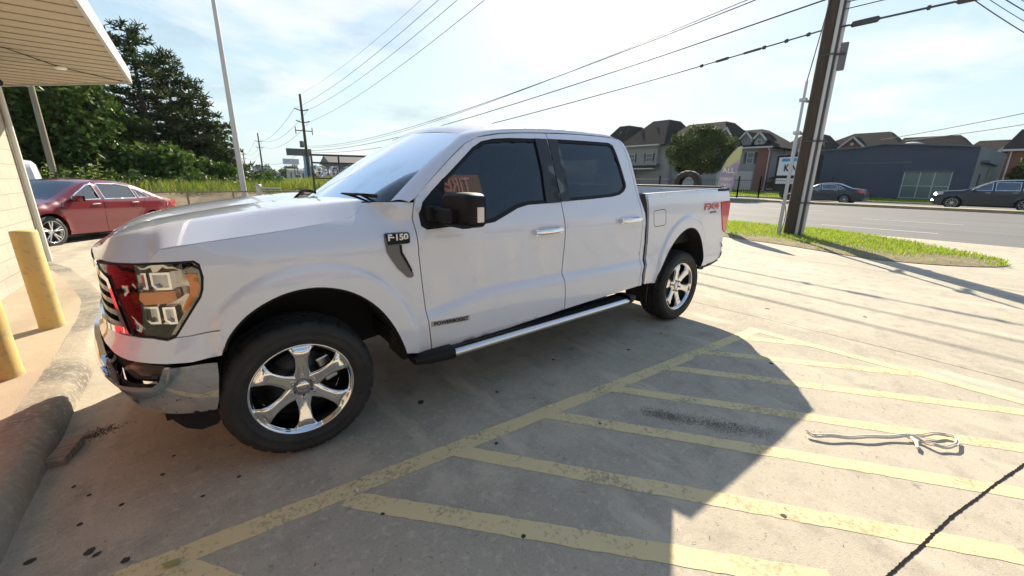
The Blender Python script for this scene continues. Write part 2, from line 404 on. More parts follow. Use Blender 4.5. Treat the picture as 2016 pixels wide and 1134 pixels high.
g=G(); g.bx((34.4,-250,-.03),(35.8,250,.15)); g.bx((34.37,-250,-.03),(34.398,250,.142),1); struct('median',g,[MEDC,YK])
g=G(); g.bx((43,-250,-.03),(43.25,250,.12)); struct('far_kerb',g,MEDC)
# kerb and raised walk in front of the shop
KP=[(-1.175,-30),(-1.175,-3),(-1.17,.3),(-1.185,1.6),(-1.27,2.7),(-1.46,3.9),(-1.85,5.3),(-2.25,6.6),(-2.7,7.3),(-3.6,7.9),(-30,8.2)]
KP=[(-1.175,-30)]+chaik(KP[1:-1],2,False)+[(-30,8.2)]
KP=[KP[0]]+resamp([(-1.175,-6)]+KP[1:-1],.07,False)+[KP[-1]]
prof=[(.035,-.03),(.033,.01),(.030,.04),(.024,.07),(.014,.095),(-.002,.115),(-.022,.126),(-.045,.131),(-.09,.134),(-.13,.133),(-.17,.132)]
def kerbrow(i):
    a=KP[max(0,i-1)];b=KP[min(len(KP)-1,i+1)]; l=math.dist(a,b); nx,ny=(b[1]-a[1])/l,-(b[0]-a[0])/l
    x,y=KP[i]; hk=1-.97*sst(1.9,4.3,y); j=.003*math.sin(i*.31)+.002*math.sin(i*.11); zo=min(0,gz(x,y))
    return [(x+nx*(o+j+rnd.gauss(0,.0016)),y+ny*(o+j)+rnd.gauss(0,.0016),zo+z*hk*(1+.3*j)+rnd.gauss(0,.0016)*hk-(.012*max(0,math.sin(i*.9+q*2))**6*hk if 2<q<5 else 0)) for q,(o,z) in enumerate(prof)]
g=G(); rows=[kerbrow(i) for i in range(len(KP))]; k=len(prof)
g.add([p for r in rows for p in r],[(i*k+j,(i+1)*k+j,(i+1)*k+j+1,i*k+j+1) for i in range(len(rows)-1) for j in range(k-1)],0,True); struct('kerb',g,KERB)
g=G(); pl=[(r[-1][0],r[-1][1]) for r in rows]; n=len(pl); a=[(x,y,min(0,gz(x,y))+.131*(1-.97*sst(1.9,4.3,y))) for x,y in pl]; b=[(-30,y,.131*(1-.97*sst(1.9,4.3,y))) for x,y in pl]
g.add(a+b,[(i,i+1,n+i+1,n+i)[::-1] for i in range(n-1)],0,False); struct('sidewalk',g,WALK)
# grass verge by the utility pole
VG=[(11.15,60),(11.15,1.86),(10.9,.27),(10.3,-1.2),(10.6,-2.2),(11.4,-3.05),(12.2,-3.0),(14.1,-1.4),(15.5,.6),(15.5,60)]
g=G(); P=chaik(VG[1:-1],2,False); P=[VG[0]]+P+[VG[-1]]
n=len(P); g.add([(x,y,.012) for x,y in P]+[(x+(13-x)*.12,y+(2-y)*.03,.05) for x,y in P],[(i,i+1,n+i+1,n+i) for i in range(n-1)]+[tuple(range(n,2*n))],0,True)
struct('verge',g,mat('verge_soil',(.20,.16,.09),.95,noise=[(4,(.28,.22,.13),.45,.65),(14,(.10,.12,.03),.5,.66)],bump=(25,.7,.02)))
# grass blades as one mass each
def grassmat(name,a,b,c):
    ms=[]
    for i,cc in enumerate((a,b,c)):
        m=mat(name+'_%d'%i if False else name,cc,.6,spec=.2); nt=m.node_tree; bs=nt.nodes['Principled BSDF']; o=nt.nodes['Material Output']
        t=nt.nodes.new('ShaderNodeBsdfTranslucent'); t.inputs[0].default_value=(cc[0]*1.3,cc[1]*1.3,cc[2]*.8,1); mxx=nt.nodes.new('ShaderNodeMixShader'); mxx.inputs[0].default_value=.45
        nt.links.new(bs.outputs[0],mxx.inputs[1]); nt.links.new(t.outputs[0],mxx.inputs[2]); nt.links.new(mxx.outputs[0],o.inputs[0]); ms.append(m)
    return ms
GM=grassmat('grass_blade',(.19,.30,.03),(.30,.40,.04),(.34,.30,.12))
TM=grassmat('weed_blade',(.10,.16,.03),(.17,.21,.04),(.26,.21,.09))
def blades(name,pts,hmin,hmax,wd,mats,label,cat,lean=.35,wts=(5,4,1)):
    g=G(); V=[];F=[];Mi=[]
    ch=[0]*wts[0]+[1]*wts[1]+[2]*wts[2]
    for (x,y,z) in pts:
        h=rnd.uniform(hmin,hmax); a=rnd.uniform(0,6.283); ca,sa=math.cos(a)*wd,math.sin(a)*wd; lx,ly=rnd.gauss(0,lean)*h,rnd.gauss(0,lean)*h
        o=len(V); V+=[(x-ca,y-sa,z),(x+ca,y+sa,z),(x+ca*.6+lx*.45,y+sa*.6+ly*.45,z+h*.6),(x-ca*.6+lx*.45,y-sa*.6+ly*.45,z+h*.6),(x+lx,y+ly,z+h*.98)]
        F+=[(o,o+1,o+2,o+3),(o+3,o+2,o+4)]; m_=rnd.choice(ch); Mi+=[m_,m_]
    g.v=V;g.f=F;g.m=Mi;g.sm=[False]*len(F); o=mk(name,g,mats); return tag(o,label,cat,None,'stuff')
def scatter(poly,n,zf,dens=None):
    xs=[p[0] for p in poly];ys=[p[1] for p in poly];o=[]
    while len(o)<n:
        X=[rnd.uniform(min(xs),max(xs)) for _ in range(n)];Y=[rnd.uniform(min(ys),max(ys)) for _ in range(n)]
        k=inpoly(poly,X,Y)
        for x,y,a in zip(X,Y,k):
            if a and (dens is None or rnd.random()<dens(x,y)): o.append((x,y,zf(x,y)))
    return o[:n]
def patch(x,y): return min(1,max(.03,-.12+1.15*sst(.15,1.7,dist([(11.15,7),(11.15,1.86),(10.9,.27),(10.3,-1.2),(10.6,-2.2),(10.9,-2.4),(10.5,-1.2),(11.0,.3)],np.array([x]),np.array([y]))[0]+.25*math.sin(x*5)*math.sin(y*4))+.3*math.sin(x*3.1+y*1.3)*math.sin(y*2.3-x*.7)))
vp_=[(10.75,7),(11.15,1.86),(10.9,.27),(10.3,-1.2),(10.6,-2.2),(11.4,-3.05),(12.2,-3.0),(14.1,-1.4),(15.5,.6),(15.5,9)]
blades('verge_grass',scatter(vp_,30000,lambda x,y:.03,patch),.03,.11,.009,GM,'patchy bright green grass on the verge round the utility pole','grass')
blades('tall_weeds',scatter([(-6,21.8),(11,21.3),(15,34),(-6,34)],26000,lambda x,y:gz(x,y)-.03,lambda x,y:.35+.65*sst(21.5,24,y)),.15,.75,.020,TM,'tall green and straw coloured weeds beyond the pipe rail','weeds',.35,(6,4,1))
blades('far_lawn_grass',scatter([(43.3,-5),(43.3,22),(56,22),(52,12),(49.5,12),(49.5,-5)],14000,lambda x,y:gz(x,y)-.03),.05,.16,.05,GM,'strip of short sunlit lawn along the far side of the road','lawn',.3)
g=G(); g.grid(lambda u,v:(-8+22*u,17.4+6*v,gz(-8+22*u,17.4+6*v)-.01+.06*math.sin(u*40+v*5)*math.sin(math.pi*v)+.10*math.sin(math.pi*v)),90,24,flip=False) ; struct('dirt_bank',g,DIRT)
# painted hatching
YP=bpy.data.materials.new('worn_yellow_paint'); YP.use_nodes=True; nt=YP.node_tree; b=nt.nodes['Principled BSDF']; o_=nt.nodes['Material Output']
b.inputs['Base Color'].default_value=(.62,.53,.30,1); b.inputs['Roughness'].default_value=.75
tcn=nt.nodes.new('ShaderNodeTexCoord')
def nz(sc,det,rg=.6):
    n=nt.nodes.new('ShaderNodeTexNoise'); n.inputs['Scale'].default_value=sc; n.inputs['Detail'].default_value=det; n.inputs['Roughness'].default_value=rg; nt.links.new(tcn.outputs['Object'],n.inputs[0]); return n
n1_=nz(3,8,.7); n2_=nz(38,6,.75)
ad=nt.nodes.new('ShaderNodeMath'); ad.operation='ADD'; nt.links.new(n1_.outputs[0],ad.inputs[0]); nt.links.new(n2_.outputs[0],ad.inputs[1])
mr_=nt.nodes.new('ShaderNodeMapRange'); mr_.inputs[1].default_value=1.02; mr_.inputs[2].default_value=1.26; nt.links.new(ad.outputs[0],mr_.inputs[0])
cx=nt.nodes.new('ShaderNodeMixRGB'); cx.inputs[1].default_value=(.70,.57,.29,1); cx.inputs[2].default_value=(.60,.52,.33,1); nt.links.new(n1_.outputs[0],cx.inputs[0]); nt.links.new(cx.outputs[0],b.inputs['Base Color'])
tr=nt.nodes.new('ShaderNodeBsdfTransparent'); ms_=nt.nodes.new('ShaderNodeMixShader'); mu=nt.nodes.new('ShaderNodeMath'); mu.operation='MULTIPLY'; mu.inputs[1].default_value=.8; nt.links.new(mr_.outputs[0],mu.inputs[0])
nt.links.new(mu.outputs[0],ms_.inputs[0]); nt.links.new(b.outputs[0],ms_.inputs[1]); nt.links.new(tr.outputs[0],ms_.inputs[2]); nt.links.new(ms_.outputs[0],o_.inputs[0])
def stripe(pts,wd,z=.0010,g=None):
    g=g or G(); pts=resamp(pts,.04,False); n=len(pts); V=[]
    for i,(x,y) in enumerate(pts):
        a=pts[max(0,i-1)];b=pts[min(n-1,i+1)]; l=math.dist(a,b); nx,ny=-(b[1]-a[1])/l,(b[0]-a[0])/l; j=rnd.uniform(-.0035,.0035); j2=rnd.uniform(-.0035,.0035)
        V+=[(x+nx*(wd/2+j),y+ny*(wd/2+j),z),(x-nx*(wd/2+j2),y-ny*(wd/2+j2),z)]
    return g.add(V,[(2*i,2*i+1,2*i+3,2*i+2) for i in range(n-1)],0,False)
g=stripe([(-1.6,-1.275),(-.74,-1.325),(.106,-1.378),(1.353,-1.452),(2.6,-1.535),(4.06,-1.62)],.105); struct('parking_line',g,YP)
for a,b in (((-.575,-1.41),(.615,-3.01)),((.076,-1.463),(1.42,-2.98)),((.662,-1.46),(2.196,-3.428)),((1.319,-1.50),(3.0,-3.75)),((1.947,-1.55),(3.9,-4.2)),((2.58,-1.59),(4.13,-3.66)),((3.126,-1.60),(4.10,-2.84)),((3.77,-1.66),(4.13,-2.12))):
    d_=Vector(b)-Vector(a); stt=Vector(a)-d_.normalized()*.045
    struct('parking_line',stripe([tuple(stt),b],.098,.0016),YP)
struct('parking_line',stripe([(4.09,-1.56),(4.12,-2.6),(4.16,-5.2)],.10,.0022),YP)
WP=mat('road_white_paint',(.62,.62,.60),.7,noise=[(6,(.40,.40,.38),.5,.7)])
for x,y0 in ((17.7,1.6),(22.5,1.45),(26.6,7)):
    for k in range(-4,6): struct('lane_marking',stripe([(x+.12,y0+12*k),(x+.2,y0-3.0+12*k)],.11,-.003),WP)
struct('lane_marking',stripe([(30.7,-120),(30.7,150)],.12,-.003),WP) if False else None
# tarred joint, hairline joints
TAR=mat('tar',(.018,.016,.016),.95,spec=.1)
def ragged(pts,wd,z,jit,m,name):
    g=G(); pts=resamp(pts,.012,False); n=len(pts);V=[]
    for i,(x,y) in enumerate(pts):
        a=pts[max(0,i-1)];b=pts[min(n-1,i+1)]; l=math.dist(a,b) or 1; nx,ny=-(b[1]-a[1])/l,(b[0]-a[0])/l
        w1=wd/2+abs(rnd.gauss(0,jit)); w2=wd/2+abs(rnd.gauss(0,jit)); c=.0012*math.sin(i*.13)
        V+=[(x+nx*(w1+c),y+ny*(w1+c),z),(x-nx*(w2-c),y-ny*(w2-c),z)]
    g.add(V,[(2*i,2*i+1,2*i+3,2*i+2) for i in range(n-1)],0,False); return struct(name,g,m)
ragged([(.9,-2.985),(1.626,-3.105),(2.291,-3.225),(3.058,-3.40),(4.5,-3.75),(7,-4.3)],.007,.0028,.0026,TAR,'tar_joint')
HL=mat('joint_dirt',(.10,.085,.065),.9)
ragged([(4.55,1.5),(4.53,-.68),(4.60,-2.56),(4.55,-4.5)],.006,.0012,.0015,HL,'slab_joint')
ragged([(9.35,4),(9.1,.8),(8.95,-3.6)],.009,.0012,.002,HL,'slab_joint')
ragged([(-1.1,7.9),(-2.6,8.9)],.010,.0012,.002,HL,'slab_joint') 
ragged([(-8,8.55),(-2.5,8.55),(-1.9,8.2),(0,8.2)],.010,.0012,.002,HL,'slab_joint')
# stains, chewing gum, dirt streaks
GUM=mat('dark_gum',(.035,.034,.034),.8)
def blot(x,y,r,z=.0025,m=GUM,e=1.,a=0.,name='stain'):
    g=G(); n=14; P=[]
    for i in range(n):
        t=2*math.pi*i/n; rr=r*(1+rnd.uniform(-.12,.12)); u,v=rr*e*math.cos(t),rr*math.sin(t); P.append((x+u*math.cos(a)-v*math.sin(a),y+u*math.sin(a)+v*math.cos(a),z))
    g.add(P,[tuple(range(n))],0,False); return struct(name,g,m)
for x,y,r in ((.70,-.85,.020),(-.87,-1.09,.016),(-.845,-1.125,.011),(-.75,-1.23,.014),(-1.05,-1.01,.015),(-.93,-.88,.011),(-.80,-.84,.010),(-.93,-.67,.009),(.86,-1.52,.010),(.59,-2.1,.010),(-.62,-.55,.009),(-.35,-.95,.010),(-.5,-1.0,.008),(-.66,-.70,.009),(-1.0,-.55,.008),(.15,-1.62,.008),(1.2,-1.05,.012),(1.9,-.9,.012),(2.6,-1.15,.014),(3.2,-1.1,.012),(3.35,-2.05,.018),(5.0,-1.4,.02),(5.6,-2.2,.02),(1.62,-2.74,.013),(1.5,-1.75,.008),(-.2,-1.75,.009)): blot(x,y,r,e=rnd.uniform(1,1.5),a=rnd.uniform(0,3))
PATCH=mat('dust_patch',(.47,.43,.36),.9)

# dirt streak of small crumbs and twigs
TW=mat('dead_twig',(.09,.065,.04),.9); CRUMB=mat('black_soil_crumbs',(.075,.066,.055),.95)
g=G()
for i in range(5200):
    t=rnd.random(); x=1.83+.42*t+rnd.gauss(0,.030+.02*t); y=-1.83-.62*t+rnd.gauss(0,.030); 
    if rnd.random()>.35+.5*abs(math.sin(7*t)): continue
    s=rnd.uniform(.0006,.0018); g.box((x,y,.0045+s*.3),(s*rnd.uniform(1,4),s,s*.7),Matrix.Rotation(rnd.uniform(0,3),3,'Z'))
tag(mk('soil_crumbs',g,CRUMB),'dark streak of soil and needles between two painted stripes','dirt',None,'stuff')
g=G()
for i in range(300):
    x=rnd.uniform(-1.1,4.2); y=rnd.uniform(-3.3,-1.0)+.0; l=rnd.uniform(.005,.022); a=rnd.uniform(0,3.14)
    if rnd.random()<.12: x,y=3.1+rnd.gauss(0,.18),-2.35+rnd.gauss(0,.10)
    g.tube([(x,y,.003),(x+l*math.cos(a)*.5,y+l*math.sin(a)*.5,.006),(x+l*math.cos(a+.12),y+l*math.sin(a+.12),.003)],.0008,4)
tag(mk('twig_litter',g,TW),'tiny brown twigs and pine needles scattered over the concrete','litter',None,'stuff')
g=G(); 
for (x0,y0,x1,y1) in ((1.56,-2.50,1.75,-2.60),(2.0,-2.86,2.07,-2.84)): g.tube([(x0,y0,.010),((x0+x1)/2,(y0+y1)/2+.02,.018),(x1,y1,.010)],.002,5)
# ---------------------------------------------------------------- the white pickup
for _x in np.arange(.72,3.12,.022):
    for _z in (.64,.68,.70,.735,.765,.7725,.780,.79,.81): FEAT.append((float(_x),_z-.085*(1-sst(.72,1.10,float(_x)))))
for _A,_q in ((A1,(1.06,1.14,1.20,1.222,1.235,1.25,1.265,1.285,1.33)),(A2,(1.06,1.14,1.185,1.20,1.215,1.23,1.245,1.262,1.31))):
    for _k in _q:
        for _t in np.arange(-.25,math.pi+.25,.045):
            FEAT.append((_A[0]+_A[2]*_k*math.cos(_t),_A[1]+_A[3]*_k*math.sin(_t)))
for _x in np.arange(-.3,3.0,.04):
    for _z in (.475,.50,.53): FEAT.append((float(_x),_z))
T=thing('pickup_truck','white four door pickup truck parked beside yellow hatched lines','pickup truck')
AF=[(-.31,.70),(-.287,.761),(-.216,.843),(-.128,.902),(-.016,.943),(.122,.947),(.268,.902),(.398,.800),(.491,.659),(.546,.516),(.562,.458)]
AF=chaik(AF,2,False)
HC=[(.441,1.344),(.393,1.298),(.347,1.274),(.106,1.240),(-.123,1.218),(-.326,1.198),(-.489,1.178),(-.516,1.150),(-.526,1.127)]
LR=[(-.423,1.126),(-.364,1.127),(-.345,1.111),(-.339,1.053),(-.349,.996),(-.362,.962),(-.427,.867),(-.472,.800),(-.481,.789)]
DF=[(.736,.412),(.722,.526),(.702,.769),(.676,1.058),(.674,1.230),(.678,1.318),(.69,1.350)]
fender=[(.562,.455)]+DF+[(.60,1.356)]+HC+LR+[(-.42,.79),(-.315,.802)]+AF
both('fender',panel(fender,gap=.0016,h=.028),PAINT,T)
cap=[(-.481,.7885),(-.42,.7885),(-.312,.7995),(-.30,.74),(-.324,.678),(-.435,.667),(-.523,.676),(-.66,.700),(-.80,.735),(-.92,.745),(-1.52,.745),(-1.52,.82),(-1.0,.82),(-.86,.815),(-.72,.805),(-.650,.800),(-.567,.793),(-.511,.778)]
both('bumper_cover',panel(cap,gap=.0016,h=.03),PAINT,T)
# hood
E0=[(s,1.127) for s in (-1.52,-1.34,-1.16,-.976,-.832,-.711,-.617)]+[(-.526,1.130),(-.516,1.152),(-.489,1.180),(-.326,1.200),(-.123,1.220),(.106,1.242),(.347,1.276),(.393,1.300),(.441,1.346)]
E1=[(-.705,0,1.168),(-.703,-.14,1.170),(-.698,-.28,1.174),(-.687,-.42,1.180),(-.670,-.53,1.190),(-.640,-.60,1.206),(-.595,-.645,1.222),(-.535,-.675,1.238),(-.49,-.685,1.247),(-.45,-.69,1.257),(-.32,-.71,1.281),(-.13,-.735,1.307),(.10,-.75,1.334),(.34,-.755,1.354),(.39,-.755,1.357),(.44,-.755,1.360)]
XT=[-.705,-.69,-.665,-.63,-.60,-.57,-.54,-.50,-.47,-.44,-.35,-.20,0.0,.16,.19,.22]
HZX=[-.705,-.62,-.50,-.40,-.15,.17,.24]; HZZ=[1.168,1.213,1.240,1.258,1.300,1.338,1.343]
E2=[(x,0,cinterp(x,HZX,HZZ)) for x in XT]
def dense(A,n=4):
    k=len(A[0]); t=[0.]
    for i in range(1,len(A)): t.append(t[-1]+max(1e-4,math.dist(A[i],A[i-1])))
    return t,[[a[c] for a in A] for c in range(k)]
def hood():
    g=G(); rows=[]
    n=len(E0); U=[i/6 for i in range((n-1)*6+1)]; idx=list(range(n))
    def ev(A,u): return [cinterp(u,idx,[a[c] for a in A]) for c in range(len(A[0]))]
    FR=[0,.03,.10,.22,.36,.5,.64,.78,.90,1.0]
    for u in U:
        s,z=ev(E0,u); p0=Vector(S(s,z,-.001)); p1=Vector(ev(E1,u)); p2=Vector(ev(E2,u)); row=[]
        for f in FR:
            q=p0.lerp(p1,f); zz=p0.z+(p1.z-p0.z)*(1-(1-f)**1.12); 
            row.append((q.x,q.y,zz))
        for f in (.04,.12,.25,.4,.55,.7,.85,1):
            q=p1.lerp(p2,f); row.append((q.x,q.y,q.z+.010*math.sin(math.pi*f)+(.004 if 0<f<1 else 0)))
        rows.append(row)
    k=len(rows[0]); V=[p for r in rows for p in r]; F=[(i*k+j,(i+1)*k+j,(i+1)*k+j+1,i*k+j+1) for i in range(len(rows)-1) for j in range(k-1)]
    V2=[(x,-y,z) for x,y,z in V]
    g.add(V,F); g.add(V2,[f[::-1] for f in F])
    for sgn in (1,-1):
        a=[(r[0][0],sgn*r[0][1],r[0][2]) for r in rows]; b=[(x+.012,y*.985,z-.02) for x,y,z in a]; m=len(a)
        g.add(a+b,[(i,i+1,m+i+1,m+i) for i in range(m-1)],0,False)
    return g
mk('hood',hood(),PAINT,T)
# doors with window openings
DT=[(.704,1.374),(.737,1.408),(.837,1.489),(.985,1.608),(1.133,1.716),(1.233,1.757),(1.434,1.795),(1.649,1.815),(1.862,1.829)]
DM=[(1.876,1.817),(1.866,1.649),(1.876,1.464),(1.872,1.334),(1.872,1.205),(1.888,1.011),(1.880,.80),(1.880,.751),(1.894,.647),(1.903,.478)]
BELT=[(.742,1.193),(.873,1.200),(1.092,1.197),(1.234,1.212),(1.351,1.256),(1.450,1.293),(1.548,1.312),(1.719,1.317),(1.869,1.322)]
WF=[(.712,1.215),(.716,1.286),(.745,1.350),(.821,1.416),(1.034,1.578),(1.173,1.686),(1.254,1.729),(1.355,1.752),(1.489,1.766),(1.859,1.785)]
door=[(.736,.412),(1.366,.440),(1.903,.477)]+DM[::-1][1:]+[(1.869,1.829)]+DT[::-1]+DF[::-1][1:-1]
winf=BELT+WF[::-1]
d1=both('front_door',panel(door,[winf],gap=.0048,h=.03),PAINT,T)
door2=[(1.903,.478),(2.40,.503),(2.872,.524),(2.885,.64),(2.892,.778),(2.878,1.019),(2.851,1.253),(2.832,1.45),(2.820,1.60),(2.798,1.739),(2.772,1.815),(2.735,1.842),(2.68,1.851),(2.45,1.852),(2.191,1.846),(1.876,1.830)]+DM
BELT2=[(1.874,1.326),(2.193,1.337),(2.500,1.353),(2.600,1.368),(2.665,1.395),(2.705,1.43)]
W2=[(2.712,1.46),(2.689,1.60),(2.663,1.724),(2.645,1.780),(2.597,1.801),(2.284,1.797),(2.0,1.790),(1.868,1.786)]
winr=BELT2+W2
d2=both('rear_door',panel(door2,[winr],gap=.0048,h=.03),PAINT,T)
for (o,poly,sd) in ((d1,winf,0),(d2,winr,1)):
    P=ccw(poly)
    # rubber frame then glass, both let into the opening; the far door gets the same
    fr=panel(P,[inset(P,.024)],h=.03,thick=.012,extra=-.004); gl=panel(inset(P,.012),[],h=.04,thick=0,extra=-.012)
    for q in [o]+[x for x in T.children if x.name.startswith(o.name+'.')]:
        far=q is not o
        f_=mk('window_frame',fr.mirror() if far else fr,PLASTIC,q); g_=mk('window',gl.mirror() if far else gl,DGLASS,q)
# black pillar covers between the windows
for (o,poly) in ((d1,[(1.722,1.317),(1.870,1.322),(1.866,1.60),(1.860,1.785),(1.738,1.781),(1.744,1.55)]),(d2,[(1.880,1.326),(1.975,1.329),(1.985,1.56),(1.972,1.788),(1.874,1.786),(1.872,1.55)])):
    g_=panel(poly,gap=.001,h=.05,thick=.012,extra=.005)
    for q in [o]+[x for x in T.children if x.name.startswith(o.name+'.')]: mk('pillar_cover',g_ if q is o else g_.mirror(),mat('gloss_black' ,(.02,.02,.022),.18) if 'gloss_black' not in bpy.data.materials else bpy.data.materials['gloss_black'],q)
# mirror sail: black triangle at the front of the window
g_=panel([(.716,1.215),(.742,1.195),(.890,1.203),(.915,1.493),(.821,1.414),(.745,1.350),(.718,1.286)],gap=.002,h=.04,thick=.01,extra=.002)
far1=[x for x in T.children if x.name=='front_door.001'][0]; far2=[x for x in T.children if x.name=='rear_door.001'][0]
mk('window_corner',g_,PLASTIC,d1); mk('window_corner',g_.mirror(),PLASTIC,far1)
# handles
def handle(x0,x1,z0,z1):
    g=G(); n=12
    def f(u,v):
        x=x0+(x1-x0)*u; zc=z0+(z1-z0)*u; a=2*math.pi*v; h=.019*(1-.25*(2*u-1)**4); e=.030+.012*math.sin(math.pi*min(1,max(0,u)))
        y=-(1-.012)-e-.010*math.cos(a); return (x,y,zc+h*math.sin(a))
    g.grid(f,n,14,flip=True); 
    a=g.v[:15];b=g.v[-15:]; g.add(a,[tuple(range(15))]); g.add(b,[tuple(range(15))[::-1]])
    g.bx((x0,-.99-.03,z0-.02),(x0+.03,-.975,z0+.02)); g.bx((x1-.035,-.99-.03,z1-.02),(x1,-.975,z1+.02)); return g
def cup(x0,x1,z):   # recess seen as a soft shallow bowl above the handle
    g=G(); g.grid(lambda u,v:(x0+(x1-x0)*(.5+.38*math.cos(2*math.pi*u)*v),-.9895+.000*v-(.0015*(1-v)),z+.028+.034*math.sin(2*math.pi*u)*v),20,3,flip=True); return g
for (q,q2,a) in ((d1,far1,(1.560,1.824,1.121,1.127)),(d2,far2,(2.525,2.805,1.153,1.157))):
    h=handle(*a); mk('door_handle',h,CHROME,q); mk('door_handle',h.mirror(),CHROME,q2)
# engine badge on the door
g_=panel([(.732,.627),(.731,.594),(1.003,.584),(1.005,.616)],thick=.006,extra=.006,h=.06)
bd=mk('badge',g_,mat('badge_silver',(.42,.42,.43),.35,.3),d1)
text('lettering','POWERBOOST',.033,basis((.868,S(.87,.605,.0095)[1],.6055),(1,0,-.035),(0,0,1)),BLACK,bd,.001,1.12,.0006)
# fender vent with model badge
ven=[(.487,1.180),(.497,1.188),(.625,1.187),(.633,1.178),(.626,1.130),(.612,1.124),(.566,1.124),(.566,1.078),(.592,1.03),(.634,.952),(.636,.932),(.624,.924),(.600,.926),(.545,.985),(.508,1.045),(.487,1.085),(.483,1.14)]
vp=mk('fender_vent',panel(ven,thick=.010,extra=.010,h=.03),GREYP,T,bevel=.002)
mk('plate',panel([(.492,1.182),(.628,1.183),(.622,1.129),(.494,1.126)],thick=.004,extra=.014,h=.05),BLACK,vp)
mk('slot',panel([(.560,1.122),(.574,1.122),(.574,1.080),(.600,1.03),(.628,.970),(.622,.955),(.590,1.02),(.560,1.075)],thick=.002,extra=.0125,h=.05),BLACK,vp)
yv=S(.56,1.16,.0195)[1]
text('lettering','F·150',.048,basis((.558,yv,1.163),(1,0,0),(0,0,1)),WHITEP,vp,.001,1.12,.0018)
text('lettering','XLT',.022,basis((.527,yv,1.136),(1,0,0),(0,0,1)),WHITEP,vp,.001,1.1,.0004)
# rest of the cab: dark inner shell, pillars, roof
INN=mat('body_gap_shadow',(.012,.012,.013),.9)
inner=[(.575,.46),(.74,.43),(2.86,.55),(3.10,.55),(3.10,1.30),(2.80,1.30),(2.78,1.33),(.80,1.26),(.74,1.20),(.60,1.20),(.42,1.18),(.42,.92),(.52,.75)]
both('inner_structure',panel(inner,h=.12,thick=0,extra=-.045),INN,T)
PB=[(1.17,-.655,1.782),(.60,-.80,1.355)]
def ws(u,v):  # u 0 base ..1 header, v -1..1
    k=1-v*v
    b=Vector((.60-.27*k,.80*v,1.352-.02*k)); t=Vector((1.175-.065*k,.655*v,1.782+.035*k))
    p=b.lerp(t,u); p.x-=.035*math.sin(math.pi*u)*(.4+.6*k)*.5; p.z+=.012*math.sin(math.pi*u); return tuple(p)
g=G(); g.grid(lambda u,v:ws(u,2*v-1),14,24,flip=True); wsd=mk('windshield',g,WGLASS,T)
g=G()   # black printed band round the glass
for (a,b) in (((0,1),(-1,-.93)),((0,1),(.93,1)),((.95,1),(-.93,.93)),((0,.07),(-.93,.93))):
    g.grid(lambda u,v:tuple(Vector(ws(a[0]+(a[1]-a[0])*u,b[0]+(b[1]-b[0])*v))+Vector((.003,0,-.004))),8,16,flip=True)
mk('glass_border',g,BLACK,wsd)
RXc=[1.110,1.14,1.19,1.30,1.5,1.8,2.2,2.5,2.62,2.70,2.74]; RZc=[1.817,1.838,1.860,1.886,1.910,1.928,1.928,1.910,1.888,1.850,1.82]
RXe=[1.175,1.26,1.38,1.6,1.9,2.3,2.50,2.62,2.70,2.76]; RZe=[1.782,1.812,1.838,1.860,1.876,1.880,1.872,1.858,1.835,1.80]
def roofz(x,v,xf):
    return 0
def roof(u,v2):
    v=2*v2-1; k=1-v*v
    x0=1.175-.065*k; x1=2.755-.02*k; x=x0+(x1-x0)*u
    W=.655+.025*min(1,u*4)-.03*sst(.9,1,u)
    # centre and edge heights by fraction
    zc=cinterp(1.110+(2.735-1.110)*u,RXc,RZc); ze=cinterp(1.175+(2.755-1.175)*u,RXe,RZe)
    return (x,W*v,zc+(ze-zc)*abs(v)**2.6)
g=G(); g.grid(roof,40,24); rf=mk('roof',g,PAINT,T)
# side rail and A pillar: strip from glass/roof edge to door cut
A_=[ws(u,-1) for u in (0,.12,.3,.5,.7,.85,1)]+[roof(u,0) for u in (.04,.08,.15,.28,.45,.62,.8,.88,.94,1.0)]
B_=[(.66,1.352),(.702,1.374),(.80,1.456),(.93,1.565),(1.03,1.643),(1.10,1.694),(1.16,1.728),(1.22,1.753),(1.30,1.772),(1.434,1.796),(1.649,1.816),(1.905,1.834),(2.191,1.848),(2.50,1.854),(2.68,1.853),(2.735,1.845),(2.772,1.818)]
def rail():
    g=G(); n=len(A_); ids=list(range(n)); rows=[]
    for i in range((n-1)*4+1):
        u=i/4; a=Vector([cinterp(u,ids,[p[c] for p in A_]) for c in range(3)]); s_,z_=[cinterp(u,ids,[p[c] for p in B_]) for c in range(2)]
        b=Vector(S(s_,z_,-.001)); mid=(a+b)/2; o=Vector((0,-.5,.85)).normalized(); L_=(a-b).length; c=mid+o*L_*.20
        rows.append([tuple(a.lerp(c,f).lerp(c.lerp(b,f),f)) for f in [k/8 for k in range(9)]])
    k=9; g.add([p for r in rows for p in r],[(i*k+j,i*k+j+1,(i+1)*k+j+1,(i+1)*k+j) for i in range(len(rows)-1) for j in range(k-1)]); 
    g.f=[f[::-1] for f in g.f]; return g
both('roof_rail',rail(),PAINT,T)
CE=[(2.92,.527),(2.91,.634),(2.945,.819),(2.925,1.0),(2.90,1.20),(2.872,1.337),(2.868,1.42),(2.862,1.55),(2.848,1.68),(2.825,1.77),(2.79,1.825),(2.76,1.842)]
cp=[(2.872,.524),(2.885,.64),(2.892,.778),(2.878,1.019),(2.851,1.253),(2.832,1.45),(2.820,1.60),(2.798,1.739),(2.772,1.815),(2.745,1.838)]+CE[::-1]
both('rear_pillar',panel(cp,gap=.002,h=.03,thick=.03),PAINT,T)
g=G(); 
def bw(i,j):
    ce=CE[i]; y=S(ce[0],ce[1],-.002)[1]; v=-1+2*j/16; return (ce[0]+.02*(1-v*v)-(.02 if abs(v)<1 else 0),y*-v*-1 if False else -y*v,ce[1])
rows=[[bw(i,j) for j in range(17)] for i in range(len(CE))]
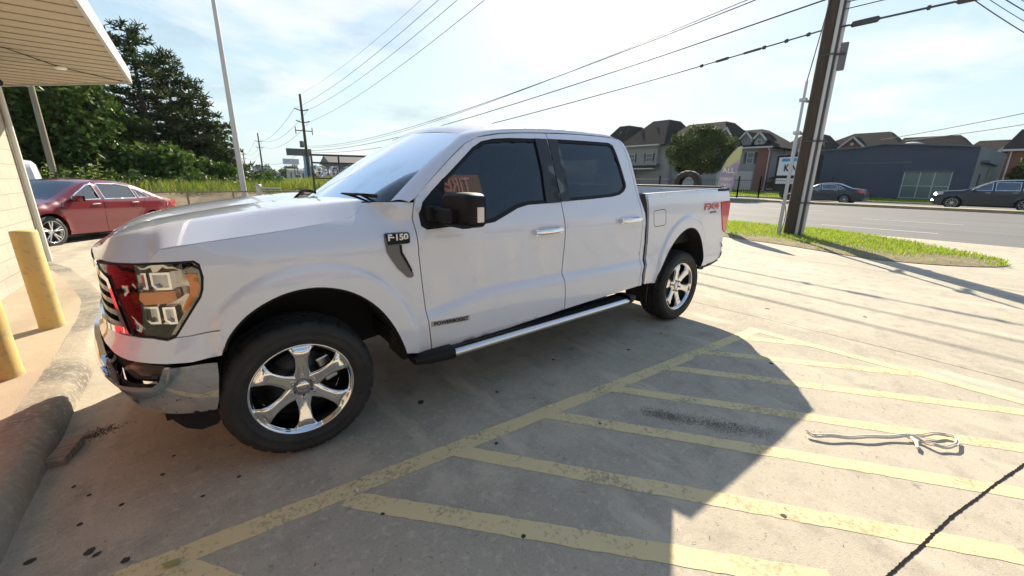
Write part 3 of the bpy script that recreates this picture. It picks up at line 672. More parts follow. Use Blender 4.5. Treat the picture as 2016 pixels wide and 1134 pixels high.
rows=[[rows[i][j] for j in range(17)] for i in range(len(CE))]
k=17
F=[(i*k+j,(i+1)*k+j,(i+1)*k+j+1,i*k+j+1) for i in range(len(CE)-1) for j in range(16) if not (i in (6,7) and 3<=j<=12)]
g.add([p for r in rows for p in r],F); 
last=rows[-1]; e=[roof(1,j/16) for j in range(17)]; g.add(last+e,[(j,j+1,17+j+1,17+j) for j in range(16)])
bk=mk('cab_back',g,PAINT,T)
g=G(); g.grid(lambda u,v:(2.869-.02*u,-.64+1.28*v,1.42+.26*u),1,2); mk('rear_window',g,WGLASS,bk)
# cabin seen through the glass
g=G(); g.bx((.45,-.78,1.08),(1.02,.78,1.24)); g.bx((.62,-.70,1.20),(.98,.70,1.285)); mk('dashboard',g,INTER,T,bevel=.03)
g=G(); g.lathe([(.185,-.012),(.197,0),(.185,.012),(.173,0),(.185,-.012)],28,'z'); g.bx((-.17,-.02,-.01),(.17,.02,.01)); g.bx((-.02,-.17,-.01),(.02,.02,.01)); g.xf(Matrix.Translation((1.13,-.40,1.22))@Matrix.Rotation(R_(-65),4,'Y')); mk('steering_wheel',g,INTER,T)
for y in (-.40,.40):
    g=G(); g.bx((1.40,y-.26,.85),(1.95,y+.26,1.0)); g.box((1.98,y,1.22),(.15,.50,.60),Matrix.Rotation(R_(14),3,'Y')); g.box((2.07,y,1.62),(.09,.26,.18),Matrix.Rotation(R_(10),3,'Y')); mk('seat',g,INTER,T,bevel=.03)
g=G(); g.bx((2.25,-.68,.85),(2.70,.68,1.0)); g.box((2.72,0,1.2),(.12,1.36,.5),Matrix.Rotation(R_(8),3,'Y')); mk('rear_bench',g,INTER,T,bevel=.03)
g=G(); g.bx((.50,-.93,.50),(2.86,.93,.60)); g.bx((-.45,-.50,.42),(.6,.50,.62)); g.bx((-.60,-.66,.27),(-.40,.84,.5)); g.bx((-.5,-.56,.62),(.42,.56,1.10)); g.bx((2.9,-.5,.48),(4.4,.5,.6)); g.bx((2.5,-.09,.33),(3.7,.09,.45)); mk('underbody',g,INN,T)  # front skid box is added to block sun leaking under the bumper
g=G(); g.tube([(3.693,-.72,.40),(3.693,.72,.40)],.05,12); g.lathe([(.001,-.14),(.09,-.13),(.14,-.05),(.14,.05),(.09,.13),(.001,.14)],20,'y',(3.693,0,.40)); mk('axle',g,INN,T); g=G(); g.tube([(0,-.70,.40),(0,.70,.40)],.035,10); mk('axle',g,INN,T)
# cowl and wipers
g=G(); g.grid(lambda u,v:tuple(Vector((.44-.21*(1-(2*v-1)**2),.73*(2*v-1),1.340)).lerp(Vector(ws(0.02,2*v-1)),u)+Vector((0,0,-.004-.012*math.sin(math.pi*u)))),6,24,flip=True); cw=mk('cowl',g,PLASTIC,T)
for (a,b,c) in (((.43,-.10,1.352),(.50,-.62,1.385),(.42,-.66,1.360)),((.36,.55,1.352),(.33,.02,1.392),(.34,.05,1.37))):
    g=G(); a=Vector(a);b=Vector(b); g.tube([a,a.lerp(b,.5)+Vector((-.01,0,.012)),b],[.013,.010,.006],8); 
    g.box(b.lerp(a,.25)+Vector((.02,0,.004)),((b-a).length*1.0,.010,.022),Matrix.Rotation(math.atan2((b-a).y,(b-a).x),3,'Z')); mk('wiper',g,PLASTIC,T)
# lamps
LO=[(-.481,.790),(-.472,.800),(-.427,.867),(-.362,.962),(-.349,.996),(-.339,1.053),(-.345,1.111),(-.364,1.127),(-.423,1.126),(-.526,1.125),(-.643,1.124),(-.80,1.118),(-.90,1.112),(-.895,1.085),(-.83,1.070),(-.735,1.062),(-.70,.97),(-.672,.88),(-.652,.803),(-.567,.796),(-.511,.781)]
LO=ccw(LO)
FRONTREFL=mat('lamp_bowl_chrome',(.55,.52,.50),.12,1)
for far in (0,1):
    fx=(lambda g:g.mirror()) if far else (lambda g:g)
    hl=mk('headlight',fx(panel(LO,[inset(LO,.008)],h=.03,thick=.13,extra=.001)),BLACK,T)
    mk('bowl',fx(panel(inset(LO,.006),h=.05,thick=0,extra=-.12)),FRONTREFL,hl)
    mk('bowl',fx(panel([(-.47,.83),(-.40,.95),(-.385,1.05),(-.41,1.10),(-.66,1.10),(-.64,.95),(-.60,.83)],h=.05,thick=.02,extra=-.075)),FRONTREFL,hl)
    # chrome bar along the top, light pipe down the rear edge, inner upright
    mk('trim',fx(panel([(-.41,1.118),(-.89,1.106),(-.88,1.088),(-.73,1.074),(-.41,1.088)],h=.04,thick=.05,extra=-.012)),FRONTREFL,hl)
    mk('light_pipe',fx(panel([(-.375,1.10),(-.352,1.085),(-.352,1.0),(-.372,.962),(-.43,.875),(-.482,.80),(-.500,.80),(-.44,.89),(-.388,.97),(-.378,1.03),(-.40,1.09)],h=.04,thick=.03,extra=-.010)),mat('pale_light_pipe',(.62,.58,.50),.2,0,1) if 'pale_light_pipe' not in bpy.data.materials else bpy.data.materials['pale_light_pipe'],hl)
    mk('marker',fx(panel([(-.405,1.072),(-.362,1.070),(-.358,1.01),(-.374,.972),(-.425,.900),(-.440,.910),(-.398,.985),(-.394,1.03)],h=.04,thick=.03,extra=-.003)),AMBER,hl)
    mk('turn_signal',fx(panel([(-.595,.995),(-.455,.998),(-.452,.958),(-.475,.945),(-.585,.940),(-.605,.965)],h=.04,thick=.05,extra=-.012)),AMBER,hl,bevel=.004)
    mk('trim',fx(panel([(-.70,1.062),(-.655,1.060),(-.635,.93),(-.60,.81),(-.645,.812),(-.672,.90)],h=.04,thick=.06,extra=-.016)),CHROMED,hl)
    for (a,b,c,e) in ((-.635,-.56,1.082,1.005),(-.545,-.465,1.080,1.003),(-.60,-.535,.930,.850),(-.520,-.470,.925,.845)):
        pr=mk('projector',fx(panel([(a,c),(a,e+.02),(a+.02,e),(b,e),(b,c)],[inset(ccw([(a,c),(a,e+.02),(a+.02,e),(b,e),(b,c)]),.010)],h=.03,thick=.055,extra=-.020)),CHROME,hl)
        mk('lens',fx(panel([(a+.008,c-.008),(a+.008,e+.01),(b-.008,e+.01),(b-.008,c-.008)],h=.04,thick=0,extra=-.040)),CHROMED,pr)
    mk('cover_glass',fx(panel(inset(LO,.008),h=.05,thick=0,extra=-.001)),LENS,hl)
# grille
gr=mk('grille',panel([(-.86,1.075),(-.745,1.045),(-.665,.815),(-1.0,.81),(-1.52,.81),(-1.52,1.115),(-.93,1.115)],h=.06,thick=0,extra=-.05),BLACK,T)
mk('grille_mesh',panel([(-.86,1.075),(-.745,1.045),(-.665,.815),(-1.0,.81),(-1.52,.81),(-1.52,1.115),(-.93,1.115)],h=.06,thick=0,extra=-.05).mirror(),BLACK,gr)
for i,z in enumerate((.845,.895,.945,.995,1.045,1.09)):
    a=-.70-.0-.25*max(0,z-.93) if z<1.06 else -.90
    g_=panel([(a,z-.012),(a,z+.012),(-1.52,z+.012),(-1.52,z-.012)],h=.06,thick=.05,extra=-.005); g_._j(g_.mirror()); mk('bar',g_,bpy.data.materials['gloss_black'],gr)
g_=panel([(-.905,1.115),(-.745,1.052),(-.665,.812),(-.69,.812),(-.765,1.035),(-.90,1.08),(-1.52,1.085),(-1.52,1.118)],h=.04,thick=.04,extra=.004); g_._j(g_.mirror()); mk('surround',g_,CHROME,gr)
g_=panel([(-.69,.84),(-.69,.812),(-1.52,.812),(-1.52,.84)],h=.04,thick=.04,extra=.006); g_._j(g_.mirror()); mk('surround',g_,CHROME,gr)
# chrome bumper
bo=[(-.345,.650),(-.40,.656),(-.520,.660),(-.546,.604),(-.575,.580),(-.70,.586),(-.765,.622),(-.84,.690),(-.95,.722),(-1.52,.722),(-1.52,.47),(-1.0,.45),(-.80,.425),(-.64,.408),(-.50,.398),(-.392,.394),(-.372,.45),(-.350,.58)]
g_=panel(bo,h=.03,thick=.02,extra=.014); bp_=both('front_bumper',g_,CHROME,T)
both('bumper_lip',panel([(-.52,.668),(-.546,.604),(-.575,.580),(-.70,.586),(-.765,.622),(-.80,.655),(-.815,.64),(-.785,.602),(-.71,.562),(-.57,.556),(-.528,.59),(-.505,.664)],h=.03,thick=.02,extra=.030),CHROME,T,bevel=.006)
both('lower_valance',panel([(-.385,.398),(-.385,.33),(-.41,.30),(-.484,.284),(-.56,.30),(-.605,.33),(-.66,.37),(-.80,.385),(-1.52,.41),(-1.52,.48),(-.8,.44),(-.64,.42),(-.5,.41)],h=.04,thick=.03,extra=-.012),PLASTIC,T)
fg=both('fog_lamp_pocket',panel([(-.520,.672),(-.546,.600),(-.575,.575),(-.70,.580),(-.78,.62),(-.86,.69),(-.88,.74),(-.70,.705)],h=.04,thick=0,extra=-.035),BLACK,T)
both('fog_lamp',panel([(-.545,.655),(-.560,.605),(-.66,.612),(-.70,.655),(-.665,.682)],h=.03,thick=0,extra=-.008),LENS,T,)
both('fog_lamp_bowl',panel([(-.545,.655),(-.560,.605),(-.66,.612),(-.70,.655),(-.665,.682)],h=.05,thick=0,extra=-.03),mat('smoked_fog_lamp',(.13,.10,.09),.3,.4),T)
# bed
AR=[(3.167,.508),(3.175,.600),(3.258,.719),(3.386,.884),(3.546,.999),(3.703,1.031),(3.852,.979),(3.978,.832),(4.034,.658),(4.000,.583)]
AR=chaik(AR,2,False)
TL=[(4.312,1.272),(4.545,1.276),(4.550,1.10),(4.545,.915),(4.520,.918),(4.470,.945),(4.401,1.083),(4.345,1.18)]
BF=[(2.965,.530),(2.962,.634),(2.996,.819),(2.978,1.0),(2.950,1.20),(2.925,1.337),(2.925,1.385)]
bed=[(2.965,.530),(3.167,.508)]+AR[1:]+[(4.061,.580),(4.288,.583),(4.47,.610),(4.50,.70),(4.515,.80),(4.525,.90)]+[(4.545,.915),(4.520,.918),(4.470,.945),(4.401,1.083),(4.345,1.18),(4.312,1.272),(4.545,1.276),(4.540,1.35),(4.525,1.412),(4.0,1.402),(3.576,1.391),(2.925,1.372)]+BF[::-1][2:-1]
bs=both('bed_side',panel(bed,gap=.002,h=.03,thick=.03),PAINT,T)
fd=[(3.043,1.224),(3.191,1.231),(3.215,1.222),(3.226,1.20),(3.248,1.105),(3.240,1.082),(3.209,1.072),(3.076,1.067),(3.056,1.080),(3.046,1.10),(3.022,1.200),(3.026,1.216)]
mk('fuel_door_seam',panel(ccw(fd),[inset(ccw(fd),.006)],h=.03,thick=.0,extra=.0006),INN,T)
y4=S(4.1,1.22,.0015)[1]; 
fx4=text('off_road_decal','FX4',.095,basis((4.09,y4-.007,1.226),(1,-.012,.03),(0,0,1)),bpy.data.materials['red_reflector'],T,.0008,1.95,.0025)
text('lettering','OFF ROAD',.026,basis((4.14,y4-.007,1.165),(1,-.012,.03),(0,0,1)),BLACK,fx4,.0008,1.1,.0004)
for far in (0,1):
    fx=(lambda g:g.mirror()) if far else (lambda g:g)
    tl=mk('tail_light',fx(panel(TL,h=.03,thick=.05,extra=.008)),REDL,T,bevel=.004)
    g=G(); g.bx((4.545,-.955,.93),(4.600,-.80,1.27)); mk('rear_lens',fx(g),REDL,tl,bevel=.012)
    g=G(); g.bx((4.602,-.945,1.02),(4.608,-.81,1.12)); mk('reverse_lamp',fx(g),GREYP,tl)
g=G(); g.grid(lambda u,v:(2.93+(4.53-2.93)*u,-.945+.09*v,1.372+.044*u+.004*math.sin(math.pi*v)),20,4); g.grid(lambda u,v:(2.93+(4.53-2.93)*u,-.955+.012*v,1.345+.046*u+.028*v),20,2,1)
g.grid(lambda u,v:(2.93+(4.53-2.93)*u,-.855,1.372+.044*u-.10*v),20,2,0)
both('bed_rail',g,[PAINT,PLASTIC],T)
g=G(); g.bx((2.97,-.86,.84),(4.47,.86,.88)); g.bx((2.97,-.88,.86),(3.0,.88,1.36)); g.bx((2.97,-.875,.86),(4.47,-.858,1.30)); g.bx((2.97,.858,.86),(4.47,.875,1.30)); mk('bed_liner',g,PLASTIC,T)
g=G(); g.bx((4.475,-.90,.76),(4.545,.90,1.425)); tg=mk('tailgate',g,PAINT,T,bevel=.02)
g=G(); g.bx((4.465,-.88,1.419),(4.55,.88,1.436)); mk('top_cap',g,PLASTIC,tg,bevel=.005)
g=G()
for sgn in (1,-1): g.grid(lambda u,v:(4.50+.13*(1-abs(2*u-1)**3)*1.0+.0,-.97+1.94*u,.62+.19*v) ,24,3,flip=True)
g.bx((4.48,-.93,.60),(4.60,.93,.63)); 
def rb(u,v):
    y=-.985+1.97*u; e=abs(2*u-1); x=4.645-.14*e**6; a=v*math.pi; return (x-.06*(1-math.sin(a)),y,.71-.095*math.cos(a)*-1)
g=G(); g.grid(rb,30,8); mk('rear_bumper',g,CHROME,T)
g=G(); g.grid(lambda u,v:(4.50+.13*v*(1-abs(2*u-1)**6),-.965+1.93*u,.806),24,2); 
mk('bumper_step',g,PLASTIC,T)
both('rear_valance',panel([(4.0,.585),(4.061,.583),(4.288,.586),(4.47,.612),(4.49,.58),(4.30,.545),(4.06,.53),(3.99,.55)],h=.05,thick=.03,extra=-.015),PLASTIC,T)
# seals between cab and bed
both('cab_gap_seal',panel([(2.915,.545),(2.905,.634),(2.94,.819),(2.92,1.0),(2.895,1.20),(2.868,1.345),(2.93,1.375),(2.955,1.20),(2.985,1.0),(3.0,.82),(2.966,.634),(2.97,.53)],h=.05,thick=0,extra=-.022),RUBBER,T)
# wheel wells
def well(cx,cz,r0,pl,y1):
    g=G(); P=resamp(pl,.06,False)
    g.add([S(s,z,-.006) for s,z in P]+[(s,-y1,z) for s,z in P],[(i,i+1,len(P)+i+1,len(P)+i) for i in range(len(P)-1)],0,True)
    g.add([(s,-y1,z) for s,z in P]+[(cx,-y1,cz-.1)],[(i,i+1,len(P)) for i in range(len(P)-1)],0,False); return g
both('wheel_well',well(.1,.5,.5,AF,.60),INN,T); both('wheel_well',well(3.65,.5,.5,AR,.60),INN,T)
def lip(pl,w):
    P=resamp(pl,.05,False); g=G(); g.tube([S(s,z,-.004) for s,z in P],.007,6); return g
both('wheel_well_lip',lip(AF,.02),PLASTIC,T); both('wheel_well_lip',lip(AR,.02),PLASTIC,T)
g=G(); g.bx((.555,-.955,.40),(.60,-.72,.52)); g.bx((.560,-.95,.435),(.70,-.75,.45)); both('splash_guard',g,PLASTIC,T)
g=G(); g.bx((3.10,-.95,.30),(3.115,-.70,.56)); both('mud_flap',g,PLASTIC,T,bevel=.004)
# running board
g=G(); g.grid(lambda u,v:(.85+(2.66-.85)*u,-.90-.13*v,.428+.030*u-.004*math.sin(math.pi*v)),60,6,flip=True)
g.grid(lambda u,v:(.85+(2.66-.85)*u,-.90-.13*v,.375+.030*u),10,2); g.grid(lambda u,v:(.85+(2.66-.85)*u,-.90,.375+.053*v+.030*u),10,1,flip=True)
rbm=mat('step_tread',(.02,.021,.024),.55,bump=(60,.8,.004))
sb=mk('running_board',g,rbm,T); mk('running_board',g.mirror(),rbm,T)
g=G(); g.tube([(.84,-1.045,.398),(2.68,-1.045,.428)],.026,12); r1=mk('edge_rail',g,ALU,sb)
def endcap(x0,x1,z):
    g=G(); sg=1 if x1>x0 else -1
    def f(u,v):
        x=x0+(x1-x0)*u; k=math.sin(math.pi*min(1,1.0-.0*u)) ; tp=(1-.35*u**2); a=2*math.pi*v
        ya=-.985+ .090*math.copysign(abs(math.cos(a))**.45,math.cos(a))*tp; za=z+.038*math.copysign(abs(math.sin(a))**.5,math.sin(a))*(1-.45*u**3); return (x,ya,za)
    g.grid(f,8,20,flip=sg<0); n=21; g.add(g.v[-n:],[tuple(range(n))],0,False); return g
mk('end_cap',endcap(.86,.60,.402),PLASTIC,sb); mk('end_cap',endcap(2.665,2.79,.438),PLASTIC,sb)
for x,z in ((.93,.40),(2.36,.43),(1.7,.41)):
    g=G(); g.box((x,-.90,z+.035),(.19,.14,.05),Matrix.Rotation(R_(-28),3,'X')); mk('bracket',g,PLASTIC,sb,bevel=.004)
# door mirror
for sgn in (-1,1):
    def P(x,y,z): return (x,y*-sgn*-1 if False else sgn*y,z)
    g=G()
    def mf(u,v):
        a=2*math.pi*v; cu=math.copysign(abs(math.cos(a))**.42,math.cos(a)); su=math.copysign(abs(math.sin(a))**.42,math.sin(a))
        k=[.80,.93,.985,1,1,.99][min(5,int(round(u*5)))]; xx=[-.060,-.050,-.03,.0,.03,.045][min(5,int(round(u*5)))]
        return (.865+xx+.020*(1+cu)/2,sgn*(1.175+.148*cu*k),1.318+.096*su*k)
    g.grid(mf,5,40,flip=sgn>0); n=41
    c=[sum(q[i] for q in g.v[:n-1])/(n-1) for i in range(3)]; g.add([tuple(c)]+g.v[:n],[(0,i+1,i) if sgn<0 else (0,i,i+1) for i in range(1,n)])
    g.add(g.v[5*n:6*n],[tuple(range(n-1))[::-1] if sgn<0 else tuple(range(n-1))],0,False)
    mr=mk('door_mirror',g,PLASTIC,d1 if sgn<0 else far1)
    g=G(); g.bx((.775,sgn*.955,1.245),(.86,sgn*1.20,1.325)); g.bx((.74,sgn*.95,1.24),(.87,sgn*1.0,1.33)); g.bx((.79,sgn*1.10,1.225),(.86,sgn*1.30,1.25)); mk('arm',g,PLASTIC,d1 if sgn<0 else far1,bevel=.012)
    g=G(); g.bx((.872,sgn*1.318,1.258),(.915,sgn*1.327,1.340)); mk('signal_lamp',g,mat('clear_signal',(.7,.66,.62),.25,0,1) if sgn<0 else bpy.data.materials['clear_signal'],d1 if sgn<0 else far1,bevel=.003)
    g=G(); g.grid(lambda u,v:(.938+.0*u,sgn*(1.05+.24*u),1.25+.145*v),2,2); mk('mirror_glass',g,CHROME,d1 if sgn<0 else far1)
# wheels
def tyre_g(R=.3845,wd=.265):
    n=168; h=wd/2
    prof=[(.250,-h+.012),(.262,-h-.0),(.285,-h-.012),(.290,-h-.0155),(.294,-h-.013),(.325,-h-.0145),(.329,-h-.017),(.333,-h-.0135),(.345,-h-.010),(.362,-h+.004),(.374,-h+.020),(R-.007,-h+.040),(R,-h+.062),(R,-h+.085),(R-.010,-h+.088),(R-.010,-h+.096),(R,-h+.099),(R+.001,-.012),(R-.010,-.010),(R-.010,.010),(R+.001,.012)]
    prof=prof+[(r,-y) for r,y in prof[:-4]][::-1]
    def wob(i,j,r):
        y=prof[j][1]
        if r>.360 and abs(y)>.03:
            k=(i+ (3 if y>0 else 0)+(2 if abs(y)<.06 else 0))%7
            if k<1: return r-.009
        return r
    g=G(); g.lathe(prof,n,'y',(0,0,0),0,wob); 
    for k in range(len(g.sm)): g.sm[k]= (k%(len(prof)-1)) in (0,1,2,3,4,5,6,7,8,9)
    return g
def rim_g(R=.2586,y0=-.115):
    g=G()
    g.lathe([(R,y0),(R+.002,y0-.008),(R-.004,y0-.013),(R-.010,y0-.010),(R-.014,y0+.002),(R-.022,y0+.012)],72,'y')
    return g
def spoke(k,n=6,R=.2586,y0=-.115):
    g=G(); a0=math.pi/2+2*math.pi*k/n
    st=[(.045,.052,-.028,.020),(.075,.040,-.032,.020),(.11,.032,-.038,.026),(.15,.032,-.046,.030),(.18,.036,-.054,.034),(.205,.044,-.060,.034),(.225,.056,-.052,.030),(R-.012,.074,-.034,.026)]
    V=[];m=8
    for (r,wd,y,th) in st:
        for (a,b) in ((-1,.9),(-1.0,.25),(-.72,0),(-.25,.06),(.25,.06),(.72,0),(1.0,.25),(1,.9)):
            x=a*wd; yy=y0+.052+y+b*th
            V.append((r*math.cos(a0)-x*math.sin(a0),yy,r*math.sin(a0)+x*math.cos(a0)))
    F=[(i*m+j,i*m+j+1,(i+1)*m+j+1,(i+1)*m+j) for i in range(len(st)-1) for j in range(m-1)]
    g.add(V,F,0,True); return g
def wheel(parent,cx,cy,cz,sgn,ang=0,rot=0,R=.3845,spokes=True):
    M=Matrix.Translation((cx,cy,cz))@Matrix.Rotation(ang,4,'Z')@(Matrix.Scale(-1,4,(0,1,0)) if sgn>0 else Matrix.Identity(4))@Matrix.Rotation(rot,4,'Y')
    def P(g):
        g.xf(M)
        if sgn>0: g.f=[q[::-1] for q in g.f]
        return g
    hub=mk('wheel',P(hubdisc()),CHROMED,parent)
    mk('tyre',P(tyre_g(R)),RUBBER,hub)
    mk('rim',P(rim_g()),CHROME,hub)
    g=G(); g.lathe([(.238,-.105),(.235,-.02),(.225,.02),(.225,.10)],64,'y'); mk('barrel',P(g),CHROMED,hub)
    g=G(); g.lathe([(.001,.055),(.18,.055),(.225,.06)],32,'y'); mk('backing',P(g),BLACK,hub)
    g=G(); g.lathe([(.03,.012),(.172,.012),(.172,.030),(.03,.030)],48,'y'); mk('brake_disc',P(g),mat('cast_iron',(.10,.10,.10),.45,1) if 'cast_iron' not in bpy.data.materials else bpy.data.materials['cast_iron'],hub)
    g=G(); g.box((.135,-.005,.06),(.07,.06,.15),Matrix.Rotation(R_(-20),3,'Y')); g.tube([(.12,-.04,.11),(.12,.0,.11)],.018,8); g.tube([(.15,-.04,.02),(.15,.0,.02)],.018,8); mk('caliper',P(g),ALU,hub,bevel=.008)
    for k in range(6): mk('spoke',P(spoke(k)),CHROME,hub)
    g=G(); g.lathe([(.001,-.098),(.028,-.098),(.034,-.094),(.036,-.080)],32,'y'); cc=mk('center_cap',P(g),CHROME,hub)
    g=G(); g.lathe([(.0165,-.0995),(.019,-.0995)],32,'y'); g.xf(Matrix.Scale(1.35,4,(1,0,0))@Matrix.Scale(.62,4,(0,0,1))); g.lathe([(.001,-.0990),(.0185,-.0990)],32,'y') if False else None; mk('emblem',P(g),BLACK,cc)
    for k in range(6):
        a=math.pi/2+2*math.pi*k/6; g=G(); g.lathe([(.001,-.112),(.006,-.111),(.0095,-.106),(.0105,-.085)],12,'y',(.060*math.cos(a),0,.060*math.sin(a))); g.lathe([(.0105,-.0905),(.016,-.0905)],14,'y',(.060*math.cos(a),0,.060*math.sin(a)),1); mk('lug_nut',P(g),[CHROMED,BLACK],hub)
    return hub
def hubdisc():
    g=G(); g.lathe([(.001,-.088),(.040,-.089),(.070,-.0895),(.080,-.085),(.088,-.070)],48,'y'); return g
WY=-.954+.125
for sg in (-1,1):
    wheel(T,0,WY if sg<0 else -WY,.3845,sg,R_(-1.6),R_(3))
    wheel(T,3.693,WY if sg<0 else -WY,.3845,sg,0,R_(-14))
# ---------------------------------------------------------------- shop on the left
BLK=bpy.data.materials.new('painted_block'); BLK.use_nodes=True; nt=BLK.node_tree; b=nt.nodes['Principled BSDF']; b.inputs['Roughness'].default_value=.8
tcn=nt.nodes.new('ShaderNodeTexCoord'); sp=nt.nodes.new('ShaderNodeSeparateXYZ'); cbn=nt.nodes.new('ShaderNodeCombineXYZ'); nt.links.new(tcn.outputs['Object'],sp.inputs[0])
sm_=nt.nodes.new('ShaderNodeMath'); sm_.operation='ADD'; nt.links.new(sp.outputs[0],sm_.inputs[0]); nt.links.new(sp.outputs[1],sm_.inputs[1]); nt.links.new(sm_.outputs[0],cbn.inputs[0]); nt.links.new(sp.outputs[2],cbn.inputs[1])
br=nt.nodes.new('ShaderNodeTexBrick'); br.inputs['Scale'].default_value=1; br.inputs['Brick Width'].default_value=.40; br.inputs['Row Height'].default_value=.20; br.inputs['Mortar Size'].default_value=.006; br.inputs['Mortar Smooth'].default_value=.3
br.inputs['Color1'].default_value=(.37,.345,.285,1); br.inputs['Color2'].default_value=(.34,.32,.265,1); br.inputs['Mortar'].default_value=(.27,.25,.20,1); nt.links.new(cbn.outputs[0],br.inputs[0]); nt.links.new(br.outputs[0],b.inputs['Base Color'])
bpn=nt.nodes.new('ShaderNodeBump'); bpn.inputs['Strength'].default_value=.5; bpn.inputs['Distance'].default_value=.01; bpn.invert=True
nzz=nt.nodes.new('ShaderNodeTexNoise'); nzz.inputs['Scale'].default_value=25; nt.links.new(tcn.outputs['Object'],nzz.inputs[0]); ax=nt.nodes.new('ShaderNodeMath'); ax.operation='ADD'; nt.links.new(br.outputs['Fac'],ax.inputs[0]); nt.links.new(nzz.outputs[0],ax.inputs[1])
nt.links.new(ax.outputs[0],bpn.inputs['Height']); nt.links.new(bpn.outputs[0],b.inputs['Normal'])
SOF=bpy.data.materials.new('soffit_panels'); SOF.use_nodes=True; nt=SOF.node_tree; b=nt.nodes['Principled BSDF']; b.inputs['Roughness'].default_value=.55; b.inputs['Base Color'].default_value=(.42,.36,.275,1)
tcn=nt.nodes.new('ShaderNodeTexCoord'); wv=nt.nodes.new('ShaderNodeTexWave'); wv.bands_direction='Y'; wv.inputs['Scale'].default_value=1.6; wv.inputs['Distortion'].default_value=.0; wv.wave_profile='SIN'; nt.links.new(tcn.outputs['Object'],wv.inputs[0])
bpn=nt.nodes.new('ShaderNodeBump'); bpn.inputs['Strength'].default_value=.9; bpn.inputs['Distance'].default_value=.02; nt.links.new(wv.outputs[1],bpn.inputs['Height']); nt.links.new(bpn.outputs[0],b.inputs['Normal'])
TRIM=mat('grey_metal_trim',(.42,.43,.42),.45,noise=[(4,(.36,.36,.35),.4,.7)])
RED=mat('red_shop_paint',(.50,.02,.03),.4)
shop=thing('shop_building','cream block shop building with a flat canopy over the walk','building',(-2.35,6.3,0))
def W2(g,root=(-2.35,6.3,0)): g.v=[(x-root[0],y-root[1],z-root[2]) for x,y,z in g.v]; return g
g=G(); g.bx((-12,-14,.0),(-2.35,6.3,3.0)); mk('wall',W2(g),BLK,shop)
CP=[(-.92,6.8),(-2.79,8.68),(-4.6,10.3),(-9,10.3),(-9,-13),(-.92,-13)]
g=G(); g.prism(CP[::-1],lambda p,s:(p[0],p[1],3.0+.03*s)); mk('canopy',W2(g),SOF,shop)
g=G(); Q=[(-.90,-13),(-.90,6.81),(-2.78,8.71),(-4.6,10.33)]
for a,b in zip(Q[:-1],Q[1:]):
    dx,dy=b[0]-a[0],b[1]-a[1]; l=math.hypot(dx,dy); g.box(((a[0]+b[0])/2,(a[1]+b[1])/2,3.085),(l,.035,.21),Matrix.Rotation(math.atan2(dy,dx),3,'Z'))
mk('fascia',W2(g),TRIM,shop)
g=G(); g.prism(CP[::-1],lambda p,s:(p[0]*.99-.05,p[1],3.16+.04*s)); mk('roof',W2(g),TRIM,shop)
g=G(); g.tube([(-2.31,6.27,.13),(-2.31,6.27,3.0)],.035,10); mk('downspout',W2(g),mat('pale_pipe',(.62,.62,.58),.4),shop)
g=G()
for k in range(70):
    y=8.5-k*.30
    x0=-.925 if y<6.75 else -.925-(y-6.75)*.995
    g.box(((x0-2.35)/2-.3 if y>6.5 else (x0-2.35)/2,y,2.997),(abs(x0+2.35)+(.6 if y>6.5 else 0) if y<8.2 else .8,.022,.010))
mk('soffit_seam',W2(g),mat('seam_shadow_gap',(.30,.255,.195),.7),shop)
g=G(); g.lathe([(.001,0),(.06,0),(.075,-.02),(.05,-.045),(.001,-.05)],20,'z',(-1.60,6.05,3.0)); mk('ceiling_lamp',W2(g),WHITEP,shop)
g=G(); g.tube([(-2.35,4.6,2.985),(-1.9,5.1,2.975),(-1.6,6.05,2.985),(-1.0,6.7,2.985)],.006,6); mk('cable',W2(g),BLACK,shop)
g=G(); g.bx((-2.36,5.55,2.58),(-2.26,5.66,2.70)); g.tube([(-2.25,5.60,2.66),(-2.12,5.48,2.62)],.045,12); mk('camera_housing',W2(g),PLASTIC,shop)
g=G(); g.bx((-2.36,-1.15,.14),(-2.30,.75,1.45)); dd=mk('roller_door',W2(g),RED,shop)  # unseen red panel, added for the red reflections in headlight and grille
g=G()
for k in range(6): g.bx((-2.30,-1.13,.30+k*.22),(-2.285,.73,.33+k*.22))
mk('slat_seam',W2(g),BLACK,dd)
g=G(); g.bx((-2.36,-6.4,.5),(-2.32,-3.7,2.3)); mk('window',W2(g),mat('shop_glass',(.02,.025,.03),.05),shop)
g=G(); g.bx((-2.345,.35,1.5),(-2.325,1.55,2.3)); g.bx((-2.345,2.1,1.2),(-2.325,2.9,2.2)); mk('poster_board',W2(g),[WHITEP],shop) if False else None
# pylon sign behind the photographer (seen mirrored in the side window)
sg=thing('pylon_sign','tan sign board with red letters on a steel post','sign',(6.9,-9.1,0))
g=G(); g.tube([(0,0,0),(0,0,7.5)],.09,12); mk('post',g,TRIM,sg)
g=G(); g.box((0,0,7.85),(2.2,.18,.62)); mk('board',g,mat('tan_board',(.24,.155,.085),.6),sg,bevel=.02)
text('lettering','TIRES',.50,basis((0,.10,7.85),(-1,0,0),(0,0,1)),RED,sg,.01,1.05,.01)
# low strip of shops behind the photographer, for the reflections in the paint
sh=thing('shop_row','long low tan shop row with dark windows across the lot','building',(4,-22,0))
g=G(); g.bx((-16,-8,0),(22,0,4.4)); mk('wall',g,BLK,sh)
g=G(); g.bx((-16.3,-.4,4.4),(22.3,.5,5.0)); mk('fascia',g,RED,sh)
for k in range(7):
    g=G(); g.bx((-14+k*5,0,.5),(-10.6+k*5,.04,3.0)); mk('window',g,bpy.data.materials['shop_glass'],sh)
